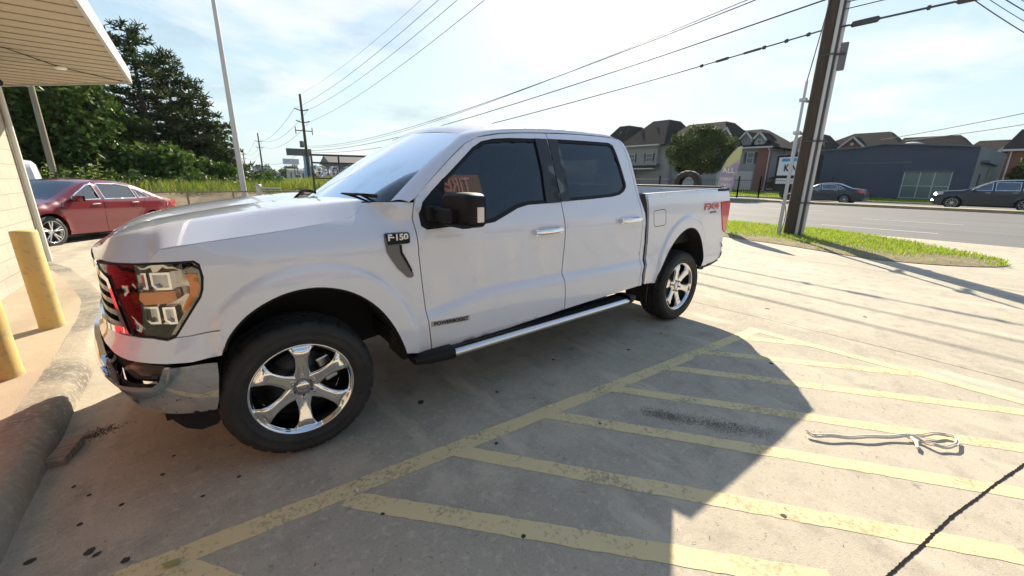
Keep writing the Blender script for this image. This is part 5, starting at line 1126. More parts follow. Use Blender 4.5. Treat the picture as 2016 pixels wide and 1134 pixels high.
g=G(); gface(g,59.7,24.0,27.4,6.2,2.6); mk('gable_wall',AP(g),BRK,ap); g=G(); gable(g,59.7,24.0,27.4,6.2,2.6,7); mk('gable_roof',AP(g),SH,ap); g=G(); barge(g,59.7,24.0,27.4,6.2,2.6); mk('bargeboard',AP(g),WT,ap)
for (y0,y1,z,h) in ((22.9,24.3,7.0,1.4),(21.2,22.5,6.9,1.3)):
    g=G(); g.bx((61.2,y0,5.9),(64,y1,z+.2)); gface(g,61.2,y0,y1,z+.2,h*.7); mk('dormer_wall',AP(g),STU,ap); g=G(); gable(g,61.2,y0,y1,z+.2,h*.7,3.5); mk('dormer_roof',AP(g),SH,ap); g=G(); barge(g,61.2,y0,y1,z+.2,h*.7); mk('bargeboard',AP(g),WT,ap)
win(ap,59.2,41.0,4.4,1.6,1.35,True,rt_); win(ap,59.2,37.4,4.4,1.2,1.35,True,rt_); win(ap,61,22.6,3.9,.9,1.5,True,rt_); win(ap,61,24.8,3.9,.9,1.5,True,rt_); win(ap,61,28.0,3.9,.9,1.5,True,rt_); win(ap,61.2,21.85,6.1,.6,.9,False,rt_); win(ap,60,46.5,4.4,1.2,1.35,True,rt_)
for y in (23.0,25.8,31.4):
    g=G(); g.bx((60.93,y-1.1,.4),(60.99,y+1.1,2.9)); mk('garage_door',AP(g),mat('garage_pale',(.42,.42,.40),.6) if 'garage_pale' not in bpy.data.materials else bpy.data.materials['garage_pale'],ap)
for x,y,z in ((58.7,39.9,3.3),(60.5,20.1,5.8)): g=G(); g.tube([(x,y,.3),(x,y,z-.4),(x-.3,y+.1,z)],.06,6); mk('downspout',AP(g),WT,ap)
for x,y,z in ((62.5,46,9.9),(62.6,41.5,9.8),(62.8,38.6,9.9)): g=G(); g.bx((x-.2,y-.25,z-.4),(x+.2,y+.25,z+.15)); mk('roof_vent',AP(g),DK,ap)
h2=thing('townhouse','pale gabled townhouse behind the parked box truck','house',(68,18,.5)); g=G(); g.bx((0,-1.4,0),(9,3.4,5.4)); gface(g,0,-.9,1.4,5.3,1.3); mk('wall',g,mat('pale_siding',(.34,.32,.32),.85),h2); g=G(); hip(g,0,9,-1.4,3.4,5.4,2.2,3.5,6,-.4,2.4); mk('roof',g,SH,h2); g=G(); gable(g,-.2,-1.0,.9,5.4,1.7,4); mk('roof_gable',g,SH,h2); g=G(); barge(g,-.2,-1.0,.9,5.4,1.7); mk('bargeboard',g,WT,h2)
h3=thing('brick_house','dark roofed house with brick gable behind the slate building','house',(75,13,.5))
g=G(); g.bx((0,-9,0),(10,7,5.6)); mk('wall',g,BRK,h3); g=G(); hip(g,0,10,-3,7.0,5.5,2.6,4,6,-1.0,3.0); mk('roof',g,SH,h3); g=G(); hip(g,0,10,-9,-3,5.5,1.5,2,8,-8.2,-3); mk('roof',g,SH,h3)
g=G(); gface(g,-1.0,.2,3.4,5.6,1.7); mk('gable_wall',g,BRK,h3); g=G(); gable(g,-1.0,.2,3.4,5.6,1.7,5); mk('gable_roof',g,SH,h3); g=G(); barge(g,-1.0,.2,3.4,5.6,1.7); mk('bargeboard',g,WT,h3); g=G(); g.lathe([(.001,0),(.22,0),(.22,.05)],14,'y'); g.xf(Matrix.Rotation(R_(90),4,'Z')); g.xf(Matrix.Translation((-1.05,1.8,6.3))); mk('round_vent',g,WT,h3)
g=G(); gface(g,-1.0,4.4,6.6,5.0,1.5); mk('gable_wall',g,STU,h3); g=G(); gable(g,-1.0,4.4,6.6,5.0,1.5,5); mk('gable_roof',g,SH,h3); g=G(); barge(g,-1.0,4.4,6.6,5.0,1.5); mk('bargeboard',g,WT,h3)
h4=thing('brick_house','red brick house with dark hip roof at the right edge','house',(70,-5,.5)); g=G(); g.bx((0,-7,0),(9,5.2,4.6)); mk('wall',g,BRK,h4); g=G(); hip(g,0,9,-7,5.2,4.6,2.3,2.5,6,-5,4.8); mk('roof',g,SH,h4); win(h4,70,-2.4,3.2+.0,1.0,1.2,False,(70,-5,.5)); g=G(); g.tube([(-.1,4.9,0),(-.1,4.9,4.6)],.07,6); mk('downspout',g,WT,h4); g=G(); g.bx((-.65,-7.4,4.5),(-.5,5.6,4.7)); mk('eaves_trim',g,WT,h4)
h5=thing('townhouse','far pale gabled house between the slate building and brick house','house',(95,2.5,.8)); g=G(); g.bx((0,-3,0),(8,3,5.6)); mk('wall',g,STU,h5); g=G(); hip(g,0,8,-3,3,5.6,1.7,3,5,-1.4,2.2); mk('roof',g,SH,h5); g=G(); gface(g,-.6,-2.0,0,5.4,1.1); mk('gable_wall',g,WT,h5)
# ---------------------------------------------------------------- box truck with a sign
bt=thing('sign_trailer','black box trailer carrying a white lettered advertising panel','trailer',(35.9,9.4,.0),0)
Zt=1.0
azb=R_(-104); cB,sB=math.cos(azb),math.sin(azb)
def BT(x,y,z): return (x*cB-y*sB,x*sB+y*cB,z)
def btbox(a,b):
    g=G(); g.bx(a,b); g.v=[BT(*p) for p in g.v]; return g
bt.location=(42.3,12.4,.10)
mk('box',btbox((0,0,1.0),(3.0,1.6,3.75)),BLACK,bt,bevel=.03); mk('sign_panel',btbox((.22,-.03,1.25),(2.95,-.004,3.55)),WHITEP,bt)
mk('blue_strip',btbox((.5,-.045,3.18),(2.95,-.031,3.44)),mat('cyan_print',(.04,.33,.62),.5),bt); mk('black_strip',btbox((.22,-.045,1.72),(2.95,-.031,1.98)),BLACK,bt)
for s_,x,z,sz,m_,b_ in (('KINSI',1.62,2.60,.82,BLACK,.02),):
    if s_ in('KINSI',): text('lettering',s_,sz,basis(BT(x,-.06,z),BT(1,0,0),(0,0,1)),m_,bt,.003,.85,b_)
mk('chassis',btbox((-.2,.3,.55),(3.1,1.5,1.0)),BLACK,bt); mk('tongue',btbox((-1.1,.6,.55),(0,.9,.75)),BLACK,bt,bevel=.05)
for x in (1.1,2.1):
    g=G(); g.lathe([(.001,-.14),(.24,-.14),(.45,-.12),(.47,0),(.45,.12),(.001,.13)],24,'y',(x,.25,.47)); g.v=[BT(*p) for p in g.v]; mk('wheel',g,RUBBER,bt)
# ---------------------------------------------------------------- other vehicles
def chain(P,n=2): return chaik(P,n,False)
def car(name,label,cat,loc,rz,L,W,spine,kinds,wins,arch,R,paint,winglass,group=None,spokes=5,belt=.95,hi=1,doors=(),hubs=None,lamp=None,tlamp=None,mirror=None,handles=(),trim=CHROME,crown=.05,tilt=0,tum=.30,dark_low=.26):
    root=thing(name,label,cat,loc,rz,group)
    if tilt: root.rotation_euler=(0,tilt,rz)
    pts=[]; kk=[]
    sp=spine; dn=[]; 
    for i in range(len(sp)-1):
        a,b=sp[i],sp[i+1]; n=max(1,int(math.dist(a[:2],b[:2])/.09))
        for j in range(n): dn.append((a[0]+(b[0]-a[0])*j/n,a[1]+(b[1]-a[1])*j/n,kinds[i]))
    dn.append((sp[-1][0],sp[-1][1],kinds[-1]))
    P=[(x,z) for x,z,_ in dn]
    for _ in range(3): P=[P[0]]+[((P[i-1][0]+2*P[i][0]+P[i+1][0])/4,(P[i-1][1]+2*P[i][1]+P[i+1][1])/4) for i in range(1,len(P)-1)]+[P[-1]]
    PA=np.array(P); PB=PA[1:]; PC=PA[:-1]
    def edge(x,z):
        X=np.array([x,z]); AB=PB-PC; t=np.clip(((X-PC)*AB).sum(1)/np.maximum((AB**2).sum(1),1e-9),0,1); D=X-(PC+AB*t[:,None]); return float(np.sqrt((D**2).sum(1).min()))
    def hw(x,z):
        u=abs(2*x/L-1); w_=W/2*(1-.16*sst(.62,1.02,u)**1.2)
        w_-=tum*max(0,z-belt)*(1-.0) + .10*max(0,.45-z) 
        w_-=.020*math.exp(-((z-(belt-.27))/.07)**2)*-0
        w_+=.012*math.exp(-((z-(belt-.17))/.035)**2)-.018*math.exp(-((z-.42)/.10)**2)
        for a in arch:
            q=math.hypot(x-a[0],z-R); w_+=.016*(1-sst(R*1.12,R*1.4,q))
        return w_
    def Sf(x,z,e=0.):
        d_=edge(x,z); r=.07; c=0
        if d_<r: c=r*(1-math.sqrt(max(0,1-(1-d_/r)**2)))
        return (x,-(hw(x,z)-c+e),z)
    body=list(P)
    low=[(P[-1][0]-.12,dark_low)]
    def arc(a): return [(a[0]+math.cos(t)*(R*1.17),R+math.sin(t)*(R*1.17)) for t in [math.pi*k/14 for k in range(-1,16)]]
    lo=[]
    lo+= [(P[-1][0]-.15,.24)]
    for a in sorted(arch,key=lambda a:-a[0]): lo+=[p for p in arc(a) if p[1]>.22]
    lo+=[(P[0][0]+.12,.24)]
    outline=[p for p in P]+lo
    g=panel(outline,[w_ for w_ in wins],h=.07*hi,thick=.05,surf=Sf)
    g._j(g.mirror())
    # top shell
    rows=[];segs=[]
    for i,(x,z) in enumerate(P):
        w_=hw(x,z)-.07; row=[]
        for j in range(13):
            v=-1+j/6; cr=crown*(1-v*v); 
            t0=P[max(0,i-1)];t1=P[min(len(P)-1,i+1)]; l=math.dist(t0,t1) or 1; nx,nz=-(t1[1]-t0[1])/l,(t1[0]-t0[0])/l
            row.append((x+nx*cr,w_*v,z+nz*cr))
        rows.append(row)
    kind=[dn[min(len(dn)-1,i)][2] for i in range(len(P))]
    def shell(sel,j0=0,j1=12):
        g2=G(); V=[p for r in rows for p in r]; F=[(a*13+b,a*13+b+1,(a+1)*13+b+1,(a+1)*13+b)[::-1] for a in range(len(rows)-1) for b in range(12) if sel(a,b)]
        us=sorted({i for f in F for i in f}); mp_={a:b for b,a in enumerate(us)}; return g2.add([V[i] for i in us],[tuple(mp_[i] for i in f) for f in F],0,True)
    g._j(shell(lambda a,b:kind[a]!='g' or b in(0,11)))
    mk('body',g,paint,root)
    for nm,c_ in (('windshield',lambda a:P[a][0]<L/2),('rear_window',lambda a:P[a][0]>L/2)):
        g2=shell(lambda a,b:kind[a]=='g' and b not in(0,11) and c_(a))
        if g2.f: mk(nm,g2,winglass,root)
    for wv in wins:
        q=panel(ccw(wv),h=.12,thick=0,extra=-.012,surf=Sf); fr=panel(ccw(wv),[inset(ccw(wv),.022)],h=.10,thick=.012,extra=.004,surf=Sf)
        
        for fx in (lambda g:g,lambda g:g.mirror()): wo=mk('side_window',fx(q),winglass,root); mk('window_trim',fx(fr),trim,wo)
    for dl in doors:
        gg=G(); gg.tube([Sf(x,z,.0005) for x,z in resamp(dl,.08,False)],.004,4); mk('door_seam',gg,INN,root)
    for (x,z) in handles:
        gg=G(); y=Sf(x,z)[1]; gg.tube([(x-.10,y-.005,z),(x-.07,y-.035,z+.004),(x+.07,y-.035,z+.008),(x+.10,y-.005,z+.008)],.014,8); mk('door_handle',gg,CHROME if trim is CHROME else trim,root)
    if mirror:
        x,z=mirror
        for s in (-1,1):
            gg=G(); y0=hw(x,z)
            def mf(u,v,s=s,x=x,z=z,y0=y0):
                a=2*math.pi*v; k=math.sin(math.pi*(.12+.76*u)); return (x+.05+.065*math.copysign(abs(math.cos(a))**.6,math.cos(a))*k,s*(y0+.02+.22*u),z+.075*math.copysign(abs(math.sin(a))**.6,math.sin(a))*(.75+.25*k))
            gg.grid(mf,8,16,flip=s<0); gg.add(gg.v[:17],[tuple(range(17))]); gg.add(gg.v[-17:],[tuple(range(17))]); mk('door_mirror',gg,paint,root)
    if lamp:
        q=panel(lamp,h=.08,thick=.02,extra=.003,surf=Sf); mk('headlight',q,mat('headlamp_clear',(.55,.55,.55),.1,.6,1) if 'headlamp_clear' not in bpy.data.materials else bpy.data.materials['headlamp_clear'],root); mk('headlight',q.mirror(),bpy.data.materials['headlamp_clear'],root)
    if tlamp:
        q=panel(tlamp,h=.08,thick=.02,extra=.003,surf=Sf); mk('tail_light',q,REDL,root); mk('tail_light',q.mirror(),REDL,root)
    gg=G(); gg.bx((.35,-W/2+.16,.20),(L-.35,W/2-.16,.62)); mk('underbody',gg,INN,root)
    gg=G(); gg.bx((P[0][0]-.015,-W*.33,.32),(P[0][0]+.12,W*.33,.56)); mk('grille',gg,BLACK,root)
    for a in arch:
        for s in (-1,1):
            gg=G(); h=.11; gg.lathe([(R*.66,-h),(R*.75,-h-.01),(R*.93,-h+.0),(R,-h+.03),(R,h-.03),(R*.9,h)],40,'y')
            T_=Matrix.Translation((a[0],s*(W/2-.115),R))@(Matrix.Scale(-1,4,(0,1,0)) if s>0 else Matrix.Identity(4))
            def PP(q):
                q.xf(T_); 
                if s>0: q.f=[f[::-1] for f in q.f]
                return q
            g3=G(); g3.lathe([(.001,-.02),(R*.62,-.0),(R*.66,.02)],30,'y'); wh=mk('wheel',PP(g3),BLACK,root); mk('tyre',PP(gg),RUBBER,wh)
            g4=G(); g4.lathe([(R*.66,-h-.004),(R*.69,-h-.012),(R*.63,-h+.01),(R*.60,-.0)],40,'y'); 
            g4.lathe([(.001,-h+.02),(R*.14,-h+.018),(R*.17,-h+.04)],20,'y')
            for k in range(spokes):
                a0=math.pi/2+2*math.pi*k/spokes+.3*(a[0]>L/2)
                for dd in ((-.16,.16) if spokes==5 else (0,)):
                    p=[(R*.15,a0+dd*.6),(R*.64,a0+dd)]
                    (r1,t1),(r2,t2)=p; w1=.018 if spokes==5 else .013
                    A=Vector((r1*math.cos(t1),-h+.015,r1*math.sin(t1))); B=Vector((r2*math.cos(t2),-h+.002,r2*math.sin(t2))); g4.tube([A,B],[w1*1.1,w1],4)
            mk('rim',PP(g4),ALU,wh)
    return root
REDP=mat('red_metallic',(.13,.0,.008),.28,.0,1,cr=.02)
BLUP=mat('dark_teal_metallic',(.006,.022,.036),.35,0,.25,cr=.02)
BLKP=mat('dark_grey_metallic',(.008,.022,.034),.35,0,.25,cr=.02)
VANP=mat('van_white',(.60,.62,.64),.35,0,.6)
CG=clearglass('car_window',(.16,.21,.23),.6,.02,2.3)
sedan_sp=[(.05,.26),(.0,.40),(.0,.56),(.07,.68),(.45,.82),(1.0,.93),(1.22,.97),(2.02,1.385),(2.45,1.455),(2.95,1.455),(3.45,1.37),(4.15,1.10),(4.35,1.06),(4.72,1.03),(4.84,.98),(4.88,.74),(4.92,.56),(4.86,.26)]
kd=['p']*6+['g']+['p']*3+['g']+['p']*7
w1=[(1.42,.985),(2.24,1.005),(2.18,1.375),(2.02,1.335),(1.72,1.17)]; w2=[(2.34,1.008),(3.30,1.03),(3.22,1.335),(2.85,1.395),(2.28,1.385)]; w3=[(3.37,1.033),(3.72,1.06),(3.56,1.18),(3.30,1.30)]
DS=[[(1.28,.95),(1.22,.75),(1.27,.40),(1.40,.28)],[(2.29,1.0),(2.27,.6),(2.30,.28)],[(3.55,1.03),(3.42,.80),(3.15,.45),(3.10,.28)]]
rc=car('red_sedan','dark red four door sedan parked past the bollards','car',(-2.86+.0,9.45,0),R_(57.5),4.9,1.85,sedan_sp,kd,[w1,w2,w3],[(.95,),(3.73,)],.335,REDP,CG,spokes=5,doors=DS,mirror=(1.50,1.02),handles=((2.08,.90),(3.20,.93)),tlamp=[(4.45,.99),(4.83,.96),(4.88,.82),(4.62,.83)],lamp=[(.08,.64),(.55,.76),(.62,.70),(.15,.58)],tilt=0)
# front axle sits at local x .95: shift so that the near front wheel stands at the measured spot
off_=Matrix.Rotation(R_(57.5),3,'Z')@Vector((.95,-.92,0)); rc.location=(-2.83-off_.x,9.45-off_.y,-.005); rc.rotation_euler=(0,R_(2.6),R_(57.5))
s2=car('dark_sedan','dark sedan with ten spoke wheels passing left on the far road','car',(36.2,9.35,0),R_(-90),4.87,1.85,[(x*4.87/4.92,z) for x,z in sedan_sp],kd,[w1,w2,w3],[(.98,),(3.80,)],.335,BLUP,CG,spokes=10,doors=DS,mirror=(1.50,1.02),handles=((2.08,.90),(3.20,.93)),tlamp=[(4.35,1.00),(4.82,.97),(4.86,.80),(4.62,.83)],lamp=[(.08,.64),(.55,.76),(.62,.70),(.15,.58)],hi=1.3)
s2.location=(36.87+.925,9.40,0)
suv_sp=[(.10,.30),(.0,.45),(.0,.80),(.10,.98),(.55,1.06),(1.30,1.12),(1.45,1.15),(2.25,1.62),(2.65,1.72),(3.6,1.76),(4.55,1.71),(4.72,1.66),(4.95,1.15),(5.02,.95),(5.02,.55),(4.95,.30)]
skd=['p']*6+['g']+['p']*4+['g']+['p']*4
sw1=[(1.62,1.14),(2.50,1.15),(2.46,1.62),(2.28,1.58),(1.95,1.38)]; sw2=[(2.60,1.15),(3.55,1.16),(3.52,1.65),(2.56,1.64)]; sw3=[(3.65,1.16),(4.60,1.20),(4.48,1.58),(3.62,1.65)]
s3=car('dark_suv','dark slate SUV with lit headlights at the right edge','car',(37,1,0),R_(-90),5.02,1.93,suv_sp,skd,[sw1,sw2,sw3],[(.98,),(3.90,)],.375,BLKP,CG,spokes=10,belt=1.08,doors=[[(1.45,1.1),(1.40,.75),(1.45,.35)],[(2.55,1.14),(2.54,.35)],[(3.62,1.15),(3.5,.75),(3.3,.35)]],mirror=(1.72,1.16),handles=((2.35,1.02),(3.40,1.04)),lamp=[(.04,.78),(.10,.95),(.50,1.0),(.50,.88)],hi=1.4,tum=.26)
s3.location=(37.2+.965,.25+.98,0)
GLOW=mat('lit_headlamp',(1,1,1),.3,emit=((1,.97,.9),30))
g=G(); g.lathe([(.001,-.03),(.075,-.02),(.085,.01)],16,'y'); g.xf(Matrix.Translation((.14,-.80,.88))@Matrix.Rotation(R_(-40),4,'Z')); mk('bulb',g,GLOW,s3); g=G(); g.lathe([(.001,-.03),(.045,-.02),(.05,.01)],16,'y'); g.xf(Matrix.Translation((.06,-.78,.52))@Matrix.Rotation(R_(-50),4,'Z')); mk('bulb',g,GLOW,s3)
van_sp=[(.10,.35),(.0,.50),(.0,.95),(.08,1.02),(.14,1.10),(.36,1.95),(.60,2.08),(3.0,2.12),(5.0,2.08),(5.25,1.95),(5.35,1.0),(5.35,.35)]
vkd=['p']*4+['g']+['p']*7
vn=car('white_van','white van seen over the red sedan roof','van',(-4.62,14.55,-.25),R_(106),5.4,2.0,van_sp,vkd,[[(.62,1.15),(1.7,1.15),(1.7,1.85),(.85,1.88)]],[(.95,),(4.2,)],.36,VANP,mat('van_glass_pale',(.20,.27,.32),.12,0,.5),spokes=10,belt=1.1,mirror=(.75,1.25),tum=.12,hi=1.6,crown=.08,trim=PLASTIC)
bpy.context.view_layer.update()
# ---------------------------------------------------------------- trees
def leafmats(name,cols):
    out=[]
    for cc in cols:
        m=mat(name,cc,.55,spec=.25); nt=m.node_tree; bs=nt.nodes['Principled BSDF']; o=nt.nodes['Material Output']
        t=nt.nodes.new('ShaderNodeBsdfTranslucent'); t.inputs[0].default_value=(cc[0]*1.2,cc[1]*1.35,cc[2]*.7,1); x=nt.nodes.new('ShaderNodeMixShader'); x.inputs[0].default_value=.22
        nt.links.new(bs.outputs[0],x.inputs[1]); nt.links.new(t.outputs[0],x.inputs[2]); nt.links.new(x.outputs[0],o.inputs[0]); out.append(m)
    return out
BR=leafmats('broad_leaf',((.030,.060,.013),(.055,.10,.018),(.11,.17,.035)))
PN=leafmats('pine_needle',((.022,.040,.016),(.035,.058,.020),(.060,.080,.028)))
OK_=leafmats('oak_leaf',((.025,.048,.012),(.045,.080,.018),(.11,.14,.045)))
BARK=mat('bark',(.09,.065,.045),.9,noise=[(8,(.05,.038,.028),.4,.7)])
def leafcloud(cl,n,s,rr,flat=.6,seed=1):
    # cl: (centre, radii) clumps; leaves set near the clump shells, uneven
    rn=np.random.RandomState(seed); vol=np.array([c[1][0]*c[1][1]*c[1][2] for c in cl])**(2/3); pr_=vol/vol.sum()
    k=rn.choice(len(cl),n,p=pr_); C_=np.array([c[0] for c in cl])[k]; Rr=np.array([c[1] for c in cl])[k]
    d_=rn.normal(size=(n,3)); d_/=np.linalg.norm(d_,axis=1)[:,None]; rad=rn.uniform(.45,1.08,n)**.6
    wob=1+.18*np.sin(d_[:,0]*7+k)+.15*np.cos(d_[:,2]*6+k*2)
    p=C_+d_*Rr*(rad*wob)[:,None]
    a=rn.normal(size=(n,3)); a/=np.linalg.norm(a,axis=1)[:,None]; b=np.cross(a,rn.normal(size=(n,3))); b/=np.linalg.norm(b,axis=1)[:,None]
    sz=s*rn.uniform(.6,1.3,n)[:,None]
    V=np.stack([p-a*sz,p-b*sz*.45,p+a*sz,p+b*sz*.45],1).reshape(-1,3)
    cm=rn.choice(3,len(cl),p=[.4,.4,.2]); mi=np.where(rn.rand(n)<.55,cm[k],rn.choice(3,n))
    F=[(4*i,4*i+1,4*i+2,4*i+3) for i in range(n)]
    g=G(); g.v=V.tolist(); g.f=F; g.m=mi.tolist(); g.sm=[False]*n; return g
def clumps(R,H,z0,n,seed,rc=.34,low=1.0):
    rn=random.Random(seed); o=[]
    for i in range(n):
        t=i/n; z=z0+H*(.08+.86*t); k=math.sqrt(max(.08,1-((z-z0)/H*2-.85)**2/1.5)); a=i*2.4+rn.uniform(-.4,.4); r=R*k*rn.uniform(.35,.78)
        q=R*rc*rn.uniform(.75,1.3); o.append(((r*math.cos(a),r*math.sin(a),z),(q,q,q*.75)))
    return o
def broad(label,loc,R,H,z0,n,s,seed,mats=BR,group=None,name='broadleaf_tree',tr=.18,nc=26):
    t=thing(name,label,'tree',loc,0,group); cl=clumps(R,H,z0,nc,seed)
    mk('crown',leafcloud(cl,n,s,0,seed=seed),mats,t)
    g=G(); rn=random.Random(seed); g.tube([(0,0,-.1),(.05,.03,z0*.6),(.1,0,z0+H*.35)],[tr,tr*.8,tr*.5],10)
    for (c,r) in cl[::3]: g.tube([(.05,0,z0*.7+rn.uniform(0,H*.2)),(c[0]*.5,c[1]*.5,(z0+c[2])/2+.2),c],[tr*.4,tr*.28,.02],6)
    mk('trunk',g,BARK,t); return t
def pine(label,loc,H,R,seed,bottom=.12,group=None,nb=46,bias=(0,0),ntf=9,sp=.9):
    rn=random.Random(seed); t=thing('pine_tree',label,'tree',loc,0,group); tr=.022*H
    g=G(); g.tube([(0,0,-.3),(.06,0,H*.5),(0,.05,H*.97)],[tr,tr*.62,.03],10)
    V=[];F=[];Mi=[]
    def tuft(c,s):
        for _ in range(ntf):
            a=rn.uniform(0,6.283); e=rn.uniform(-.5,1.3); d_=Vector((math.cos(a)*math.cos(e),math.sin(a)*math.cos(e),math.sin(e)))*s*rn.uniform(.6,1.15)
            p=d_.cross(Vector((rn.uniform(-1,1),rn.uniform(-1,1),.3))).normalized()*s*.085; o=len(V)
            V.extend([tuple(c+p),tuple(c-p),tuple(c-p*.6+d_),tuple(c+p*.6+d_)]); F.append((o,o+1,o+2,o+3)); Mi.append(rn.choice((0,0,1,1,2)))
    for i in range(nb):
        f=(i+rn.uniform(-.4,.4))/nb; f=min(.985,max(0,f)); z=H*(bottom+(1-bottom)*f); a=i*2.399+rn.uniform(-.5,.5)
        prof=(1-f)**.62*(.75+.5*rn.random())*min(1,.5+3*f)
        l=R*prof+.35; l*=1+.45*(math.cos(a)*bias[0]+math.sin(a)*bias[1])
        dx,dy=math.cos(a),math.sin(a); up_=rn.uniform(.02,.22)*l; b0=Vector((0,0,z)); b1=b0+Vector((dx*l*.5,dy*l*.5,up_*.3)); b2=b0+Vector((dx*l,dy*l,up_))
        g.tube([b0,b1,b2],[.05,.03,.012],5,cap=False)
        m=max(3,int(l*5))
        for j in range(m):
            u=.28+.72*(j+rn.random())/m; c=b0.lerp(b2,u); sd=Vector((-dy,dx,0))*rn.uniform(-1,1)*l*.22*(1.2-u*.5); tuft(c+sd+Vector((0,0,rn.uniform(-.05,.18)*1.2)),.34*sp*rn.uniform(.7,1.2))
            if rn.random()<.8: tuft(c-sd*.7+Vector((0,0,rn.uniform(-.1,.25))),.34*sp*rn.uniform(.7,1.2))
    mk('trunk',g,BARK,t); h=G(); h.v=V;h.f=F;h.m=Mi;h.sm=[False]*len(F); mk('crown',h,PN,t); return t
pine('tallest pine, its spire rising beside the canopy corner',(-2.2,34.0,0),10.5,3.3,3,.14,None,62,(.2,0),10,1.1)
pine('second tallest pine just right of the tallest',(-.75,35.6,0),9.5,2.9,5,.12,None,54,(.2,0),10,1.1)
pine('middle pine stepping down to the right of the tallest',(.4,34.8,0),7.5,2.4,8,.05,None,50,(.3,0),10,1.05)
pine('lowest pine at the right end of the wood',(1.1,35.2,0),4.6,1.5,11,.03,None,46,(.2,0),12,1.05)
tr_=[('dense tree at the far left behind the shop wall',(-11.5,32,0),4.0,8.6,1.0),('leafy tree behind the leaning timber post',(-8.0,31,0),3.6,8.0,.6),('bright leafy tree between the timber post and the tallest pine',(-5.4,30.5,0),3.2,6.3,.5),('low bushy tree under the tallest pine',(-1.8,30.0,0),2.7,2.7,.1),('low bushy tree under the right hand pines',(.35,31.0,0),2.0,2.1,.1),('dark tree filling the gap behind the white van',(-14,36,0),5,10,1)]
for i,(lb,lc,R,H,z0) in enumerate(tr_): broad(lb,lc,R,H,z0,15000 if i<5 else 9000,.17,20+i,BR,'leafy trees of the wood','broadleaf_tree',.2,34)
g=leafcloud([((x,35.5+1.5*math.sin(x*2),1.6+1.2*math.sin(x*1.3)),(2.2,1.6,2.6)) for x in range(-16,2,1)],16000,.22,0,seed=4); tag(mk('undergrowth',g,BR),'dark undergrowth closing the wood behind the trees','undergrowth',None,'stuff')
g=leafcloud([((-1.3+i*.55,27+.8*math.sin(i*2.1),.9),(.7,.6,.6+.25*math.sin(i))) for i in range(10)]+[((-7+i*.9,24.5,.8),(.8,.6,.9)) for i in range(6)],9000,.11,0,seed=9); tag(mk('bramble',g,BR),'tangled green bramble along the foot of the wood','bramble',None,'stuff')
# broad leaved plants by the timber post
pl_=thing('sumac_plant','light green upright leafy plants beside the timber post','plant',(-3.4,17.6,-.25))
g=G(); V=[];F=[];Mi=[]; rn=random.Random(3)
for sx,sy,h in ((0,0,2.0),(.38,.1,2.2),(.62,-.1,1.7),(-.35,.2,1.9),(-.65,.1,2.1),(.2,.4,2.1),(.85,.1,1.5)):
    g.tube([(sx,sy,0),(sx*1.1,sy,h*.6),(sx*1.25,sy,h)],[.025,.018,.006],5)
    for k in range(34):
        z=h*(.25+.75*k/34); a=k*2.4; l=rn.uniform(.16,.30)*(1.1-.5*k/34); dx,dy=math.cos(a)*l,math.sin(a)*l; b_=Vector((sx*(1+.25*z/h),sy,z)); o=len(V); q=Vector((-dy,dx,0))*.28
        V.extend([tuple(b_),tuple(b_+Vector((dx,dy,.06))*.5+q),tuple(b_+Vector((dx,dy,-.02))),tuple(b_+Vector((dx,dy,.06))*.5-q)]); F.append((o,o+1,o+2,o+3)); Mi.append(rn.choice((0,1,2)))
mk('stem',g,BARK,pl_); h=G(); h.v=V;h.f=F;h.m=Mi;h.sm=[False]*len(F); mk('foliage',h,leafmats('sumac_leaf',((.12,.19,.03),(.18,.26,.04),(.24,.32,.07))),pl_)
# rounded tree before the apartments
t=thing('round_tree','rounded dense green tree in front of the apartments','tree',(39.4,18.3,.0))
rn=random.Random(6); cl=[]
for i in range(60):
    z=rn.uniform(-1,1); a=i*2.4; k=math.sqrt(1-z*z); cl.append(((2.45*k*math.cos(a),2.75*k*math.sin(a),4.35+1.85*z),(.62*rn.uniform(.7,1.35),.62*rn.uniform(.7,1.35),.5*rn.uniform(.7,1.3))))
cl.append(((0,0,4.2),(2.4,2.5,1.7)))
mk('crown',leafcloud(cl,46000,.085,0,seed=2),OK_,t)
g=G(); g.tube([(0,0,0),(0,.05,1.6),(.05,0,3.2)],[.16,.13,.08],10)
for a in range(8): g.tube([(0,0,1.7),(1.1*math.cos(a),1.1*math.sin(a),3.0),(1.9*math.cos(a),2.0*math.sin(a),4.2)],[.07,.05,.02],6)
mk('trunk',g,BARK,t)
broad('small tree against the brick house at the right edge',(59.5,-2.1,.3),1.5,2.3,1.4,5000,.10,41,OK_,None,'broadleaf_tree',.08,12)
broad('low shrub in front of the pale townhouse',(61,19.0,.3),1.2,1.6,.1,2500,.10,43,OK_,None,'shrub',.06,10)
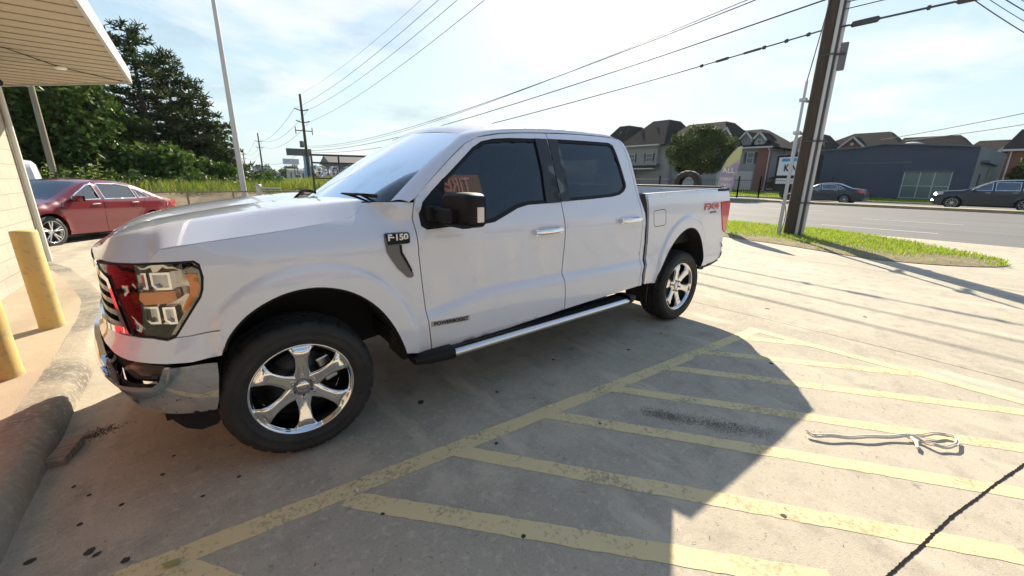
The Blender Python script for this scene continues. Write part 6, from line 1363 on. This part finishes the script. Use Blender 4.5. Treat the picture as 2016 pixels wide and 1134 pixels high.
for i,(x,y,R,H,lb) in enumerate(((12,150,3.2,4.4,'hazy far tree left of the second line pole'),(19,158,3.6,4.8,'hazy far tree under the small roadside sign'),(26,152,3.5,4.6,'hazy far tree left of the blue pylon'),(30,140,3,3.6,'hazy far tree behind the wheel rack'),(24,100,2.2,2.6,'dark bush at the foot of the blue pylon'),(34,160,4,4.4,'hazy far tree hidden mostly by the windshield'),(4,165,5,3.6,'hazy far tree behind the end of the weeds'))):
    broad(lb,(x,y,0),R,H,.2,3500,.30,60+i,BR,'far trees down the road','broadleaf_tree',.2,14)
g=leafcloud([((100+6*math.sin(i),-60+i*9,2.2),(4,6,2.6+math.sin(i*1.7))) for i in range(24)]+[((-20+i*10,215+8*math.sin(i*2),1.8),(7,4,2.8+math.sin(i))) for i in range(16)],16000,.6,0,seed=14); tag(mk('distant_treeline',g,BR),'faint line of distant trees on the horizon','treeline',None,'stuff')
# far traffic
FV=mat('far_vehicle_white',(.55,.55,.55),.4)
def mini(label,loc,h,m):
    t=thing('distant_car',label,'car',loc,R_(90),'far vehicles coming up the road'); g=G(); pr=[(-2.2,.3),(-2.2,.85),(-1.2,.95),(-.6,h),(1.4,h),(2.1,.95),(2.2,.8),(2.2,.3)]; g.prism(pr,lambda p,s:(p[0],-.88+1.76*s,p[1])); mk('body',g,m,t,bevel=.08)
    g=G(); g.bx((-1.12,-.7,1.0),(-.72,.7,h-.12)); mk('windshield',g,CG,t); 
    for x in (-1.4,1.4):
        for y in (-.8,.8): g=G(); g.lathe([(.001,-.1),(.33,-.1),(.33,.1),(.001,.1)],14,'y',(x,y,.33)); mk('wheel',g,RUBBER,t)
mini('distant white pickup right of the second line pole',(21.5,118,.0),1.85,FV); mini('distant silver car low beside the second line pole',(16.5,112,.0),1.4,mat('far_vehicle_silver',(.4,.42,.44),.35)); mini('distant pale van between the second line pole and the pylon',(24.5,140,.0),2.0,FV)
# ---------------------------------------------------------------- air
hz=bpy.data.materials.new('air_haze'); hz.use_nodes=True; nt=hz.node_tree; nt.nodes.clear(); o_=nt.nodes.new('ShaderNodeOutputMaterial'); v_=nt.nodes.new('ShaderNodeVolumePrincipled'); v_.inputs['Color'].default_value=(.92,.96,1,1); v_.inputs['Density'].default_value=.00012; v_.inputs['Anisotropy'].default_value=.3; nt.links.new(v_.outputs[0],o_.inputs['Volume'])
HAZE=True
if HAZE:
    g=G(); g.bx((-60,-60,-2),(320,330,16)); tag(mk('haze',g,hz),'pale haze of humid air over the road','haze',None,'stuff')
